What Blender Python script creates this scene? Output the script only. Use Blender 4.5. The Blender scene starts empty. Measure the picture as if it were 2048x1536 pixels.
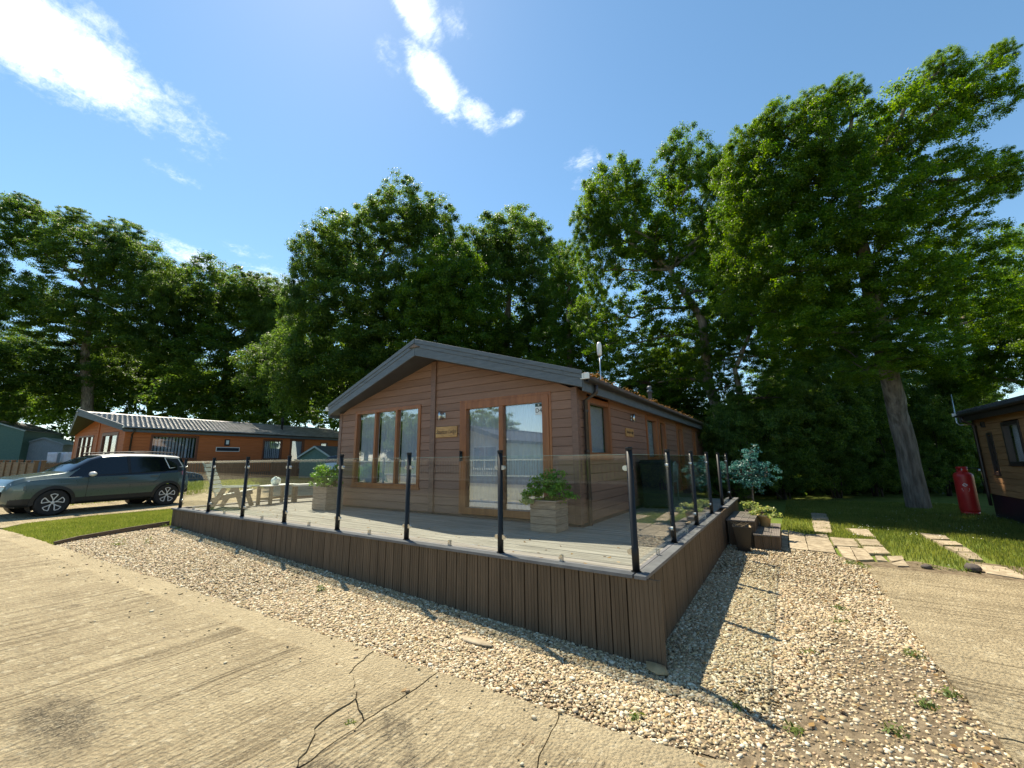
import bpy, bmesh, math, random
import numpy as np
from mathutils import Vector, Matrix
from mathutils.geometry import tessellate_polygon

random.seed(7)
RNG = np.random.default_rng(11)
SC = bpy.context.scene
COL = SC.collection

# ------------------------------------------------------------------ camera
CAM_LOC = (1.2189, -3.8389, 0.9921)
R_ = np.array([0.83429797, 0.55122311, -0.00999877])
U_ = np.array([0.10906754, -0.14724593, 0.98306811])
F_ = np.array([-0.54041759, 0.82126227, 0.18296754])
FPX = 814.08
cam_d = bpy.data.cameras.new('camera')
cam_d.sensor_width = 36.0
cam_d.lens = FPX / 2048 * 36.0
cam_d.clip_end = 3000
cam_d.clip_start = 0.05
cam = bpy.data.objects.new('camera', cam_d)
COL.objects.link(cam)
cam.matrix_world = Matrix(((R_[0], U_[0], -F_[0], CAM_LOC[0]), (R_[1], U_[1], -F_[1], CAM_LOC[1]),
                           (R_[2], U_[2], -F_[2], CAM_LOC[2]), (0, 0, 0, 1)))
SC.camera = cam


def W(px, py, d):
    """world point seen at photo pixel (px, py) at depth d metres"""
    v = F_ + R_ * (px - 1024) / FPX - U_ * (py - 768) / FPX
    return np.array(CAM_LOC) + v * d


# ------------------------------------------------------------------ world, sun, exposure
SUN_TRAVEL = Vector((0.98, -0.46, -1.79)).normalized()
SUN_ELEV = math.asin(-SUN_TRAVEL.z)
SUN_AZ = math.atan2(-SUN_TRAVEL.x, -SUN_TRAVEL.y)     # clockwise from +Y
world = bpy.data.worlds.new('World')
SC.world = world
world.use_nodes = True
wn, wl = world.node_tree.nodes, world.node_tree.links
wn.clear()
wout = wn.new('ShaderNodeOutputWorld')
wbg = wn.new('ShaderNodeBackground')
wbg.inputs['Strength'].default_value = 0.104
sky = wn.new('ShaderNodeTexSky')
sky.sky_type = 'NISHITA'
sky.sun_disc = False
sky.sun_elevation = SUN_ELEV
sky.sun_rotation = SUN_AZ
sky.altitude = 20
sky.air_density = 1.0
sky.dust_density = 0.12
sky.ozone_density = 2.0


class NT:
    """tiny helper that chains nodes"""
    def __init__(self, nodes, links):
        self.n, self.l = nodes, links

    def put(self, sock, v):
        if hasattr(v, 'is_linked') or isinstance(v, bpy.types.NodeSocket):
            self.l.new(v, sock)
        elif v is not None:
            sock.default_value = v

    def math(self, op, a, b=None, c=None, clamp=False):
        m = self.n.new('ShaderNodeMath'); m.operation = op; m.use_clamp = clamp
        self.put(m.inputs[0], a); self.put(m.inputs[1], b)
        if c is not None: self.put(m.inputs[2], c)
        return m.outputs[0]

    def noise(self, vec, scale, detail=4, rough=0.55, dist=0.0):
        t = self.n.new('ShaderNodeTexNoise')
        if vec is not None: self.l.new(vec, t.inputs['Vector'])
        t.inputs['Scale'].default_value = scale; t.inputs['Detail'].default_value = detail
        t.inputs['Roughness'].default_value = rough; t.inputs['Distortion'].default_value = dist
        return t.outputs['Fac']

    def voronoi(self, vec, scale, out='Distance', feat='F1'):
        t = self.n.new('ShaderNodeTexVoronoi'); t.feature = feat
        if vec is not None: self.l.new(vec, t.inputs['Vector'])
        t.inputs['Scale'].default_value = scale
        return t.outputs[out]

    def mapping(self, vec, scale=(1, 1, 1), rot=(0, 0, 0), loc=(0, 0, 0)):
        m = self.n.new('ShaderNodeMapping')
        self.l.new(vec, m.inputs['Vector'])
        m.inputs['Scale'].default_value = scale; m.inputs['Rotation'].default_value = rot
        m.inputs['Location'].default_value = loc
        return m.outputs[0]

    def mix(self, fac, a, b):
        m = self.n.new('ShaderNodeMix'); m.data_type = 'RGBA'
        self.put(m.inputs['Factor'], fac)
        for s, v in ((m.inputs[6], a), (m.inputs[7], b)):
            if isinstance(v, (tuple, list)): v = (*v[:3], 1.0)
            self.put(s, v)
        return m.outputs[2]

    def ramp(self, fac, lo, hi):
        r = self.n.new('ShaderNodeMapRange'); r.interpolation_type = 'SMOOTHSTEP'
        self.put(r.inputs['Value'], fac)
        r.inputs['From Min'].default_value = lo; r.inputs['From Max'].default_value = hi
        return r.outputs['Result']

    def sep(self, vec):
        s = self.n.new('ShaderNodeSeparateXYZ'); self.l.new(vec, s.inputs[0]); return s.outputs


# clouds lie on a flat layer overhead: coordinates (x/z, y/z) of the view direction
T = NT(wn, wl)
tc = wn.new('ShaderNodeTexCoord')
sx, sy, sz = T.sep(tc.outputs['Generated'])
szc = T.math('MAXIMUM', sz, 0.02)
cu, cv = T.math('DIVIDE', sx, szc), T.math('DIVIDE', sy, szc)
comb = wn.new('ShaderNodeCombineXYZ')
wl.new(cu, comb.inputs[0]); wl.new(cv, comb.inputs[1])
cvec = comb.outputs[0]
n_big = T.noise(cvec, 4.5, 8, 0.62, 0.5)
n_fine = T.noise(T.mapping(cvec, (1, 1, 1), (0, 0, 0.9)), 16.0, 10, 0.66, 0.3)


def cloud_uv(px, py):
    d = W(px, py, 1.0) - np.array(CAM_LOC)
    return d[0] / d[2], d[1] / d[2]


def blob(pa, pb, half):
    """soft elongated patch between two sky directions"""
    (ax, ay), (bx, by) = cloud_uv(*pa), cloud_uv(*pb)
    cx, cy = (ax + bx) / 2, (ay + by) / 2
    L = max(math.hypot(bx - ax, by - ay) / 2, 0.02); th = math.atan2(by - ay, bx - ax)
    ct, st = math.cos(th), math.sin(th)
    dx, dy = T.math('SUBTRACT', cu, cx), T.math('SUBTRACT', cv, cy)
    a = T.math('ADD', T.math('MULTIPLY', dx, ct / (L + half)), T.math('MULTIPLY', dy, st / (L + half)))
    b = T.math('ADD', T.math('MULTIPLY', dx, -st / half), T.math('MULTIPLY', dy, ct / half))
    r2 = T.math('ADD', T.math('MULTIPLY', a, a), T.math('MULTIPLY', b, b))
    return T.math('SUBTRACT', 1.0, r2, clamp=True)


blobs = [(((-160, -60), (200, 160)), 0.26, 1.5), (((150, 130), (250, 210)), 0.10, 1.1),
         (((230, 110), (420, 310)), 0.17, 0.80), (((795, -80), (860, 80)), 0.075, 1.4),
         (((835, 110), (905, 225)), 0.085, 1.5), (((890, 170), (990, 262)), 0.070, 1.15),
         (((1000, 252), (1040, 226)), 0.045, 1.0), (((1150, 330), (1195, 308)), 0.08, 0.9),
         (((150, 5), (210, 60)), 0.08, 0.85), (((770, 90), (790, 140)), 0.06, 0.8), (((890, 30), (915, 60)), 0.06, .85),
         (((330, 480), (420, 540)), 0.16, 1.05), (((470, 495), (510, 512)), 0.12, 0.8),
         (((530, 550), (590, 600)), 0.3, 1.1), (((310, 330), (390, 370)), 0.09, 0.7), (((1180, 360), (1150, 370)), .06, .75)]
acc = None
for (pa, pb), half, gain in blobs:
    b = T.math('MULTIPLY', blob(pa, pb, half), gain)
    acc = b if acc is None else T.math('MAXIMUM', acc, b)
# scattered cloud over the rest of the sky
acc = T.math('ADD', acc, T.math('MULTIPLY', T.ramp(n_big, 0.60, 0.85), 0.35))
# a pale bank low over the woods all round
low = T.ramp(sz, 0.30, 0.02)
acc = T.math('ADD', acc, T.math('MULTIPLY', low, 0.50))
n_wisp = T.noise(T.mapping(cvec, (1, 2.2, 1), (0, 0, 0.6)), 34.0, 8, 0.7, 0.8)
tex = T.math('ADD', T.math('ADD', T.math('MULTIPLY', n_big, 0.8), T.math('MULTIPLY', n_fine, 1.35)), T.math('MULTIPLY', n_wisp, 0.6))
dens = T.ramp(T.math('ADD', T.math('MULTIPLY', acc, 0.88), T.math('SUBTRACT', tex, 1.86)), -0.10, 1.10)
dens = T.math('POWER', dens, 1.25)
cloud_col = T.mix(T.ramp(T.math('ADD', T.math('MULTIPLY', n_fine, 0.6), T.math('MULTIPLY', n_big, 0.5)), 0.38, 0.7), (12.5, 12.6, 12.8), (8.3, 8.5, 8.9))
sat = wn.new('ShaderNodeHueSaturation')
sat.inputs['Saturation'].default_value = 1.08
sat.inputs['Hue'].default_value = 0.488
sat.inputs['Value'].default_value = 1.0
wl.new(sky.outputs[0], sat.inputs['Color'])
wl.new(T.mix(dens, sat.outputs[0], cloud_col), wbg.inputs['Color'])
wl.new(wbg.outputs[0], wout.inputs['Surface'])

sun_d = bpy.data.lights.new('sun', 'SUN')
sun_d.energy = 5.0
sun_d.angle = math.radians(0.53)
sun_d.color = (1.0, 0.90, 0.72)
sun = bpy.data.objects.new('sun', sun_d)
sun.rotation_euler = SUN_TRAVEL.to_track_quat('-Z', 'Y').to_euler()
sun.location = (-30, 14, 55)
COL.objects.link(sun)

SC.view_settings.view_transform = 'Standard'
SC.view_settings.look = 'None'
SC.view_settings.exposure = 0.92
SC.view_settings.gamma = 1.0
SC.view_settings.use_curve_mapping = False
SC.cycles.max_bounces = 10
SC.cycles.transparent_max_bounces = 24
SC.cycles.use_denoising = True
SC.cycles.caustics_reflective = False
SC.cycles.caustics_refractive = False
SC.cycles.sample_clamp_indirect = 6.0


# ------------------------------------------------------------------ materials
def new_mat(name):
    m = bpy.data.materials.new(name); m.use_nodes = True
    t = NT(m.node_tree.nodes, m.node_tree.links)
    p = m.node_tree.nodes['Principled BSDF']
    c = t.n.new('ShaderNodeTexCoord')
    return m, t, p, c.outputs['Object']


def bump(t, p, h, strength=0.3, dist=0.01):
    b = t.n.new('ShaderNodeBump')
    b.inputs['Strength'].default_value = strength; b.inputs['Distance'].default_value = dist
    t.l.new(h, b.inputs['Height']); t.l.new(b.outputs[0], p.inputs['Normal'])


def mottled(name, a, b, scale=6, rough=0.6, bscale=60, bstr=0.15, stretch=(1, 1, 1), metal=0, vary=0.0, spec=0.5, bdist=0.005):
    m, t, p, o = new_mat(name)
    v = t.mapping(o, stretch)
    if vary:
        oi = t.n.new('ShaderNodeObjectInfo')
        cx = t.n.new('ShaderNodeCombineXYZ')
        t.l.new(t.math('MULTIPLY', oi.outputs['Random'], 37.0), cx.inputs[0])
        t.l.new(t.math('MULTIPLY', oi.outputs['Random'], 91.0), cx.inputs[2])
        va = t.n.new('ShaderNodeVectorMath'); t.l.new(v, va.inputs[0]); t.l.new(cx.outputs[0], va.inputs[1])
        v = va.outputs[0]
    f = t.ramp(t.noise(v, scale, 6, 0.6), 0.3, 0.72)
    col = t.mix(f, a, b)
    if vary:
        k = t.math('ADD', t.math('MULTIPLY', oi.outputs['Random'], 2 * vary), 1 - vary)
        hs = t.n.new('ShaderNodeHueSaturation'); t.l.new(col, hs.inputs['Color']); t.l.new(k, hs.inputs['Value'])
        col = hs.outputs[0]
    t.l.new(col, p.inputs['Base Color'])
    p.inputs['Roughness'].default_value = rough; p.inputs['Metallic'].default_value = metal
    p.inputs['Specular IOR Level'].default_value = spec
    if bstr: bump(t, p, t.noise(v, bscale, 5, 0.6), bstr, bdist)
    return m


def plain(name, c, rough=0.5, metal=0.0, coat=0.0, spec=0.5):
    m, t, p, o = new_mat(name)
    p.inputs['Base Color'].default_value = (*c, 1); p.inputs['Roughness'].default_value = rough
    p.inputs['Metallic'].default_value = metal; p.inputs['Coat Weight'].default_value = coat
    p.inputs['Coat Roughness'].default_value = 0.04; p.inputs['Specular IOR Level'].default_value = spec
    n = t.noise(o, 25, 3)
    k = t.math('ADD', t.math('MULTIPLY', n, 0.16), rough - 0.08)
    t.l.new(k, p.inputs['Roughness'])
    return m


def glass_mat(name, f0, tint=(1, 1, 1), rough=0.0, film=0.0):
    """see-through pane: passes light straight on, mirrors more towards grazing angles"""
    m = bpy.data.materials.new(name); m.use_nodes = True
    t = NT(m.node_tree.nodes, m.node_tree.links); t.n.clear()
    out = t.n.new('ShaderNodeOutputMaterial')
    tr = t.n.new('ShaderNodeBsdfTransparent'); tr.inputs[0].default_value = (*tint, 1)
    gl = t.n.new('ShaderNodeBsdfGlossy'); gl.inputs['Roughness'].default_value = rough
    gl.inputs['Color'].default_value = (0.95, 0.97, 1.0, 1)
    lw = t.n.new('ShaderNodeLayerWeight'); lw.inputs['Blend'].default_value = 0.5
    f = t.math('ADD', t.math('MULTIPLY', t.math('POWER', lw.outputs['Facing'], 5.0), 1 - f0), f0)
    ms = t.n.new('ShaderNodeMixShader')
    t.l.new(f, ms.inputs[0]); t.l.new(tr.outputs[0], ms.inputs[1]); t.l.new(gl.outputs[0], ms.inputs[2])
    t.l.new(ms.outputs[0], out.inputs[0])
    return m


def leaf_mat(name, a, b, c, trans=0.60, rough=0.45, scale=0.35):
    m = bpy.data.materials.new(name); m.use_nodes = True
    t = NT(m.node_tree.nodes, m.node_tree.links)
    p = t.n['Principled BSDF']; out = t.n['Material Output']
    g = t.n.new('ShaderNodeNewGeometry')
    n1 = t.noise(g.outputs['Position'], scale, 3)
    n2 = t.noise(g.outputs['Position'], 9.0, 2)
    rp = g.outputs['Random Per Island']
    f = t.ramp(t.math('ADD', t.math('MULTIPLY', n1, 0.9), t.math('MULTIPLY', t.math('SUBTRACT', rp, 0.5), 0.55)), 0.2, 0.75)
    col = t.mix(f, a, b)
    col = t.mix(t.math('MULTIPLY', t.ramp(n2, 0.55, 0.8), 0.5), col, c)
    t.l.new(col, p.inputs['Base Color'])
    p.inputs['Roughness'].default_value = rough
    p.inputs['Specular IOR Level'].default_value = 0.32
    tl = t.n.new('ShaderNodeBsdfTranslucent')
    hs = t.n.new('ShaderNodeHueSaturation'); hs.inputs['Value'].default_value = 1.9; hs.inputs['Saturation'].default_value = 1.15
    hs.inputs['Hue'].default_value = 0.485
    t.l.new(col, hs.inputs['Color']); t.l.new(hs.outputs[0], tl.inputs[0])
    ms = t.n.new('ShaderNodeMixShader'); ms.inputs[0].default_value = trans
    t.l.new(p.outputs[0], ms.inputs[1]); t.l.new(tl.outputs[0], ms.inputs[2]); t.l.new(ms.outputs[0], out.inputs[0])
    return m


def concrete_mat(name, lines_axis, edge=None):
    m, t, p, o = new_mat(name)
    g = t.n.new('ShaderNodeNewGeometry').outputs['Position']
    wob = t.noise(g, 0.8, 3)
    x, y, z = t.sep(g)
    sx_ = (lambda a, b: (a, b, 1)) if lines_axis == 'x' else (lambda a, b: (b, a, 1))
    dis = t.n.new('ShaderNodeVectorMath'); dis.operation = 'ADD'      # drag lines are never quite straight
    cmb = t.n.new('ShaderNodeCombineXYZ'); t.l.new(t.math('MULTIPLY', wob, 0.10), cmb.inputs[0]); t.l.new(t.math('MULTIPLY', wob, 0.10), cmb.inputs[1])  # gentle wander
    t.l.new(g, dis.inputs[0]); t.l.new(cmb.outputs[0], dis.inputs[1]); gd = dis.outputs[0]
    ln = t.noise(t.mapping(gd, sx_(34, 0.30)), 1.0, 2, 0.55)            # brush furrows, about 4 cm apart
    ln2 = t.noise(t.mapping(gd, sx_(7, 0.35)), 1.0, 3, 0.6)
    lnm = t.ramp(t.noise(g, 0.9, 4, 0.6), 0.34, 0.62)                 # worn away in patches
    sand = t.noise(g, 55, 5, 0.85)
    grit = t.noise(g, 26, 4, 0.8)
    peb = t.voronoi(g, 42)
    cell = t.sep(t.voronoi(g, 48, 'Color'))[0]
    cell2 = t.sep(t.voronoi(g, 24, 'Color'))[1]
    blot = t.noise(g, 1.3, 8, 0.66, 0.5)
    stain = t.ramp(t.noise(g, 0.85, 6, 0.62, 1.0), 0.60, 0.70)
    sdx = t.math('MULTIPLY', t.math('ADD', x, 2.75), 1.5); sdy = t.math('MULTIPLY', t.math('ADD', y, 3.0), 3.4)
    sr = t.math('ADD', t.math('MULTIPLY', sdx, sdx), t.math('MULTIPLY', sdy, sdy))
    stain = t.math('MAXIMUM', stain, t.math('MULTIPLY', t.ramp(t.math('ADD', sr, t.math('MULTIPLY', t.noise(g, 5, 5, 0.7), 1.6)), 1.45, 0.75), 0.9))
    if edge is not None:   # smooth floated margin along the road edge
        (ex, ey), (dx, dy), wdt = edge
        nx, ny = -dy, dx
        dd = t.math('ADD', t.math('ADD', t.math('MULTIPLY', x, nx), t.math('MULTIPLY', y, ny)), -(ex * nx + ey * ny))
        dd = t.math('ADD', dd, t.math('MULTIPLY', t.math('SUBTRACT', wob, 0.5), 0.16))
        keep = t.ramp(dd, -wdt - 0.03, -wdt + 0.03)     # 1 inside margin
    else:
        keep = t.math('MULTIPLY', wob, 0.0)
    rough_ = t.math('MULTIPLY', t.math('SUBTRACT', 1.0, keep), t.math('ADD', t.math('MULTIPLY', lnm, 0.75), 0.25))
    col = t.mix(t.ramp(blot, 0.32, 0.7), (0.35, 0.285, 0.178), (0.455, 0.378, 0.24))
    col = t.mix(t.math('MULTIPLY', t.ramp(ln2, 0.46, 0.3), t.math('MULTIPLY', rough_, 0.35)), col, (0.25, 0.20, 0.12))
    col = t.mix(t.math('MULTIPLY', t.ramp(ln, 0.50, 0.38), t.math('MULTIPLY', rough_, 0.78)), col, (0.155, 0.122, 0.074))
    col = t.mix(t.math('MULTIPLY', t.ramp(sand, 0.44, 0.32), 0.45), col, (0.10, 0.078, 0.046))
    col = t.mix(t.math('MULTIPLY', t.ramp(grit, 0.57, 0.70), 0.28), col, (0.62, 0.525, 0.33))
    col = t.mix(t.math('MULTIPLY', t.ramp(peb, 0.26, 0.10), 0.45), col, (0.56, 0.485, 0.34))
    col = t.mix(t.math('MULTIPLY', t.ramp(cell, 0.76, 0.92), 0.22), col, (0.62, 0.53, 0.34))
    col = t.mix(t.math('MULTIPLY', t.ramp(cell, 0.22, 0.08), 0.26), col, (0.15, 0.115, 0.07))
    col = t.mix(t.math('MULTIPLY', t.ramp(cell2, 0.92, 0.98), 0.35), col, (0.68, 0.60, 0.42))
    col = t.mix(t.math('MULTIPLY', keep, 0.22), col, (0.50, 0.42, 0.27))
    col = t.mix(t.math('MULTIPLY', stain, t.ramp(sand, 0.66, 0.40)), col, (0.075, 0.062, 0.045))
    t.l.new(col, p.inputs['Base Color'])
    p.inputs['Roughness'].default_value = 0.9; p.inputs['Specular IOR Level'].default_value = 0.12
    h = t.math('ADD', t.math('MULTIPLY', t.math('MULTIPLY', ln, rough_), 2.2), t.math('ADD', t.math('MULTIPLY', sand, 0.8), t.math('ADD', t.math('MULTIPLY', grit, 0.9), t.math('MULTIPLY', peb, -0.9))))
    bump(t, p, h, 1.0, 0.022)
    return m


def grass_ground_mat(name):
    m, t, p, o = new_mat(name)
    g = t.n.new('ShaderNodeNewGeometry').outputs['Position']
    n = t.noise(g, 1.3, 6, 0.65); n2 = t.noise(g, 22, 4, 0.7)
    col = t.mix(t.ramp(n, 0.3, 0.7), (0.10, 0.15, 0.026), (0.17, 0.195, 0.045))
    col = t.mix(t.math('MULTIPLY', t.ramp(n2, 0.55, 0.75), 0.6), col, (0.16, 0.13, 0.06))
    t.l.new(col, p.inputs['Base Color']); p.inputs['Roughness'].default_value = 0.95
    p.inputs['Specular IOR Level'].default_value = 0.1
    bump(t, p, n2, 0.8, 0.03)
    return m


def clad_mat(name, a, b, groove=None, vary=0.11):
    """wood-grain cladding; groove = board pitch when boards are too far to tell apart"""
    m, t, p, o = new_mat(name)
    oi = t.n.new('ShaderNodeObjectInfo')
    gpos = t.n.new('ShaderNodeNewGeometry').outputs['Position']
    v = t.mapping(gpos, (1.6, 1.6, 30))
    v2 = t.mapping(gpos, (5, 5, 90))
    f = t.noise(v, 1.0, 5, 0.6, 0.6); f2 = t.noise(v2, 1.0, 4, 0.7)
    col = t.mix(t.ramp(t.math('ADD', t.math('MULTIPLY', f, 0.7), t.math('MULTIPLY', f2, 0.3)), 0.3, 0.7), a, b)
    hs = t.n.new('ShaderNodeHueSaturation'); t.l.new(col, hs.inputs['Color'])
    t.l.new(t.math('ADD', t.math('MULTIPLY', oi.outputs['Random'], 2 * vary), 1 - vary), hs.inputs['Value'])
    t.l.new(hs.outputs[0], p.inputs['Base Color'])
    p.inputs['Roughness'].default_value = 0.62; p.inputs['Specular IOR Level'].default_value = 0.3
    bump(t, p, f2, 0.18, 0.004)
    return m


def leafy(a, b, c, nm, **k): return leaf_mat(nm, a, b, c, **k)


M = {}
M['grass_ground'] = grass_ground_mat('lawn soil and turf')
M['soil'] = mottled('dark soil', (0.105, 0.08, 0.05), (0.24, 0.19, 0.125), 14, 0.95, 60, 0.7, bdist=0.02, spec=0.1)
M['gravel_bed'] = mottled('gravel bed', (0.105, 0.08, 0.048), (0.25, 0.195, 0.118), 60, 0.95, 90, 0.9, bdist=0.02, spec=0.1)
EDGE_P, EDGE_D = (-12.85, -2.28), np.array([13.64, 1.28]) / math.hypot(13.64, 1.28)
M['road'] = concrete_mat('brushed road concrete', 'x', (EDGE_P, tuple(EDGE_D), 0.30))
M['drive'] = concrete_mat('brushed drive concrete', 'y')
M['paving'] = mottled('riven paving stone', (0.23, 0.185, 0.125), (0.43, 0.36, 0.25), 9, 0.9, 45, 0.5, vary=0.12, bdist=0.01, spec=0.15)
M['clad'] = clad_mat('brown embossed cladding', (0.215, 0.120, 0.083), (0.275, 0.158, 0.112))
M['clad_nb'] = clad_mat('orange brown cladding', (0.44, 0.125, 0.040), (0.56, 0.17, 0.058), vary=0.05)
M['clad_rt'] = clad_mat('tan brown cladding', (0.29, 0.15, 0.066), (0.42, 0.23, 0.11))
M['clad_cream'] = clad_mat('cream cladding', (0.52, 0.47, 0.38), (0.60, 0.55, 0.46))
M['trim_brown'] = mottled('brown corner trim', (0.15, 0.08, 0.054), (0.205, 0.112, 0.078), 9, 0.5, 70, 0.1, (1, 1, 6))
M['trim_nb'] = mottled('rust brown trim', (0.16, 0.05, 0.025), (0.22, 0.075, 0.035), 9, 0.5, 70, 0.1, (1, 1, 6))
M['frame'] = mottled('golden oak frame', (0.235, 0.080, 0.024), (0.35, 0.128, 0.040), 12, 0.38, 90, 0.12, (1, 1, 0.12))
M['fascia'] = mottled('slate grey fascia', (0.082, 0.098, 0.115), (0.118, 0.138, 0.160), 4, 0.55, 50, 0.12, (1, 1, 6))
M['soffit'] = mottled('dark grey soffit', (0.045, 0.045, 0.05), (0.06, 0.06, 0.066), 4, 0.6, 50, 0.05)
M['tile'] = mottled('grey roof tile', (0.20, 0.195, 0.185), (0.33, 0.32, 0.30), 2.5, 0.36, 40, 0.25, spec=0.6)
M['tile_brown'] = mottled('weathered brown roof tile', (0.10, 0.068, 0.05), (0.20, 0.14, 0.105), 3, 0.6, 40, 0.4)
M['tile_dark'] = mottled('dark roof tile', (0.05, 0.05, 0.055), (0.09, 0.09, 0.095), 3, 0.5, 40, 0.3)
M['gutter'] = plain('brown black gutter', (0.035, 0.025, 0.022), 0.35)
M['white_plastic'] = plain('white plastic', (0.75, 0.75, 0.73), 0.4)
M['interior'] = plain('dark room', (0.03, 0.032, 0.036), 0.9)
M['blind'] = mottled('pale blind fabric', (0.66, 0.71, 0.78), (0.72, 0.77, 0.83), 8, 0.9, 90, 0.1)
M['window'] = glass_mat('window glass', 0.22, (0.97, 0.985, 1.0))
M['glass'] = glass_mat('balustrade glass', 0.025, (0.965, 0.985, 0.972))
M['glass_edge'] = plain('polished glass edge', (0.42, 0.62, 0.55), 0.2)
M['black_metal'] = plain('black powder coat', (0.010, 0.011, 0.012), 0.45, spec=0.3)
M['steel'] = plain('satin steel', (0.62, 0.62, 0.60), 0.28, 1.0)
M['skirt'] = mottled('brown composite skirt', (0.098, 0.070, 0.044), (0.142, 0.102, 0.066), 5, 0.7, 60, 0.25, (4, 4, 0.35), vary=0.09, spec=0.25)
M['deck'] = mottled('grey weathered decking', (0.17, 0.160, 0.135), (0.30, 0.285, 0.245), 3, 0.85, 22, 0.35, (0.5, 9, 1), vary=0.10, spec=0.2)
M['cap'] = mottled('charcoal composite edging', (0.105, 0.105, 0.110), (0.165, 0.165, 0.168), 5, 0.6, 50, 0.2, vary=0.06)
M['step'] = mottled('grey brown composite tread', (0.12, 0.10, 0.085), (0.19, 0.165, 0.14), 5, 0.7, 50, 0.2, vary=0.06)
M['bark'] = mottled('oak bark', (0.13, 0.108, 0.088), (0.34, 0.295, 0.25), 9, 0.95, 16, 1.0, (1, 1, 0.16), bdist=0.09, spec=0.1)
M['twig'] = mottled('dark twig', (0.045, 0.036, 0.028), (0.08, 0.065, 0.05), 8, 0.9, 30, 0.3)
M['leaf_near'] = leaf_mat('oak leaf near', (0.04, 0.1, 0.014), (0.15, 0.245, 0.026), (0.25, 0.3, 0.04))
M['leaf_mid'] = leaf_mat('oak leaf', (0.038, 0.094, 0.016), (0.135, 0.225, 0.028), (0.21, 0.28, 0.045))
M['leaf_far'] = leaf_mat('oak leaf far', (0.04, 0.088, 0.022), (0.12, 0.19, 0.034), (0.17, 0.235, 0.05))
M['leaf_shrub'] = leaf_mat('shrub leaf', (0.04, 0.09, 0.02), (0.15, 0.235, 0.045), (0.28, 0.34, 0.09), trans=0.5, scale=1.0)
M['leaf_bright'] = leaf_mat('bright plant leaf', (0.07, 0.18, 0.02), (0.16, 0.31, 0.04), (0.26, 0.42, 0.09), trans=0.4, scale=3.0)
M['leaf_lily'] = leaf_mat('variegated leaf', (0.20, 0.28, 0.08), (0.40, 0.42, 0.16), (0.55, 0.52, 0.22), trans=0.4, scale=3.0)
M['leaf_teal'] = leaf_mat('blue green leaf', (0.035, 0.11, 0.10), (0.085, 0.22, 0.205), (0.20, 0.40, 0.38), trans=0.3, scale=3.0)
M['blade'] = leaf_mat('grass blade', (0.115, 0.16, 0.036), (0.215, 0.25, 0.065), (0.42, 0.37, 0.18), trans=0.45, scale=1.2, rough=0.5)
M['weed'] = leaf_mat('weed leaf', (0.09, 0.14, 0.03), (0.16, 0.20, 0.05), (0.25, 0.25, 0.10), trans=0.3, scale=3)
M['petal'] = plain('white petal', (0.8, 0.8, 0.76), 0.7)
M['timber'] = mottled('weathered planter timber', (0.24, 0.17, 0.12), (0.36, 0.27, 0.20), 6, 0.8, 30, 0.3, (1, 1, 7), vary=0.1)
M['timber_dark'] = mottled('damp edging timber', (0.085, 0.06, 0.042), (0.14, 0.105, 0.075), 6, 0.9, 40, 0.4, (1, 1, 6))
M['chair'] = mottled('pale grey green paint', (0.22, 0.28, 0.25), (0.31, 0.37, 0.33), 6, 0.7, 40, 0.2, vary=0.05)
M['chair_wood'] = mottled('bare weathered wood', (0.15, 0.115, 0.07), (0.23, 0.185, 0.12), 6, 0.8, 40, 0.3, (1, 1, 5))
M['white_paint'] = mottled('white painted wood', (0.52, 0.53, 0.47), (0.64, 0.65, 0.58), 6, 0.6, 40, 0.1)
M['glaze'] = plain('white green glaze', (0.62, 0.72, 0.66), 0.2, coat=0.4)
M['car_green'] = plain('grey green car paint', (0.088, 0.124, 0.118), 0.30, 0.3, coat=0.8)
M['car_silver'] = plain('silver car paint', (0.42, 0.43, 0.44), 0.30, 0.5, coat=0.8)
M['car_white'] = plain('white car paint', (0.72, 0.72, 0.70), 0.25, coat=0.6)
M['car_black'] = plain('black car plastic', (0.018, 0.019, 0.021), 0.55)
M['car_glass'] = plain('tinted car glass', (0.006, 0.008, 0.011), 0.06, coat=0.15)
M['tyre'] = plain('tyre rubber', (0.016, 0.016, 0.017), 0.75)
M['rim'] = plain('machined alloy', (0.72, 0.73, 0.74), 0.35, 0.2)
M['lamp_red'] = plain('red lamp lens', (0.30, 0.012, 0.012), 0.12, coat=0.8)
M['lamp_clear'] = plain('clear lamp lens', (0.55, 0.58, 0.60), 0.1, coat=0.8)
M['red_paint'] = mottled('red cylinder paint', (0.46, 0.018, 0.018), (0.58, 0.034, 0.028), 3, 0.38, 30, 0.08)
M['fence_brown'] = mottled('brown fence panel', (0.16, 0.08, 0.042), (0.25, 0.13, 0.07), 4, 0.75, 40, 0.25, (5, 5, 0.5), vary=0.08)
M['shed_green'] = mottled('green painted shed', (0.08, 0.15, 0.12), (0.12, 0.20, 0.165), 5, 0.7, 40, 0.15, (1, 1, 6))
M['shed_grey'] = mottled('blue grey shed', (0.21, 0.23, 0.26), (0.29, 0.31, 0.335), 5, 0.7, 40, 0.15, (6, 6, 1))
M['shed_roof'] = mottled('pale green felt roof', (0.33, 0.38, 0.35), (0.46, 0.50, 0.46), 5, 0.8, 40, 0.15)
M['sheet'] = mottled('pale laundry', (0.62, 0.54, 0.58), (0.74, 0.70, 0.74), 5, 0.9, 30, 0.3)
M['sign_wood'] = mottled('varnished sign wood', (0.38, 0.19, 0.06), (0.58, 0.33, 0.12), 9, 0.45, 60, 0.2, (1, 1, 6))
M['ink'] = plain('black lettering', (0.02, 0.014, 0.01), 0.6)
M['sign_navy'] = plain('navy sign', (0.012, 0.015, 0.03), 0.4)
M['card'] = plain('white card', (0.78, 0.80, 0.80), 0.6)
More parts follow.
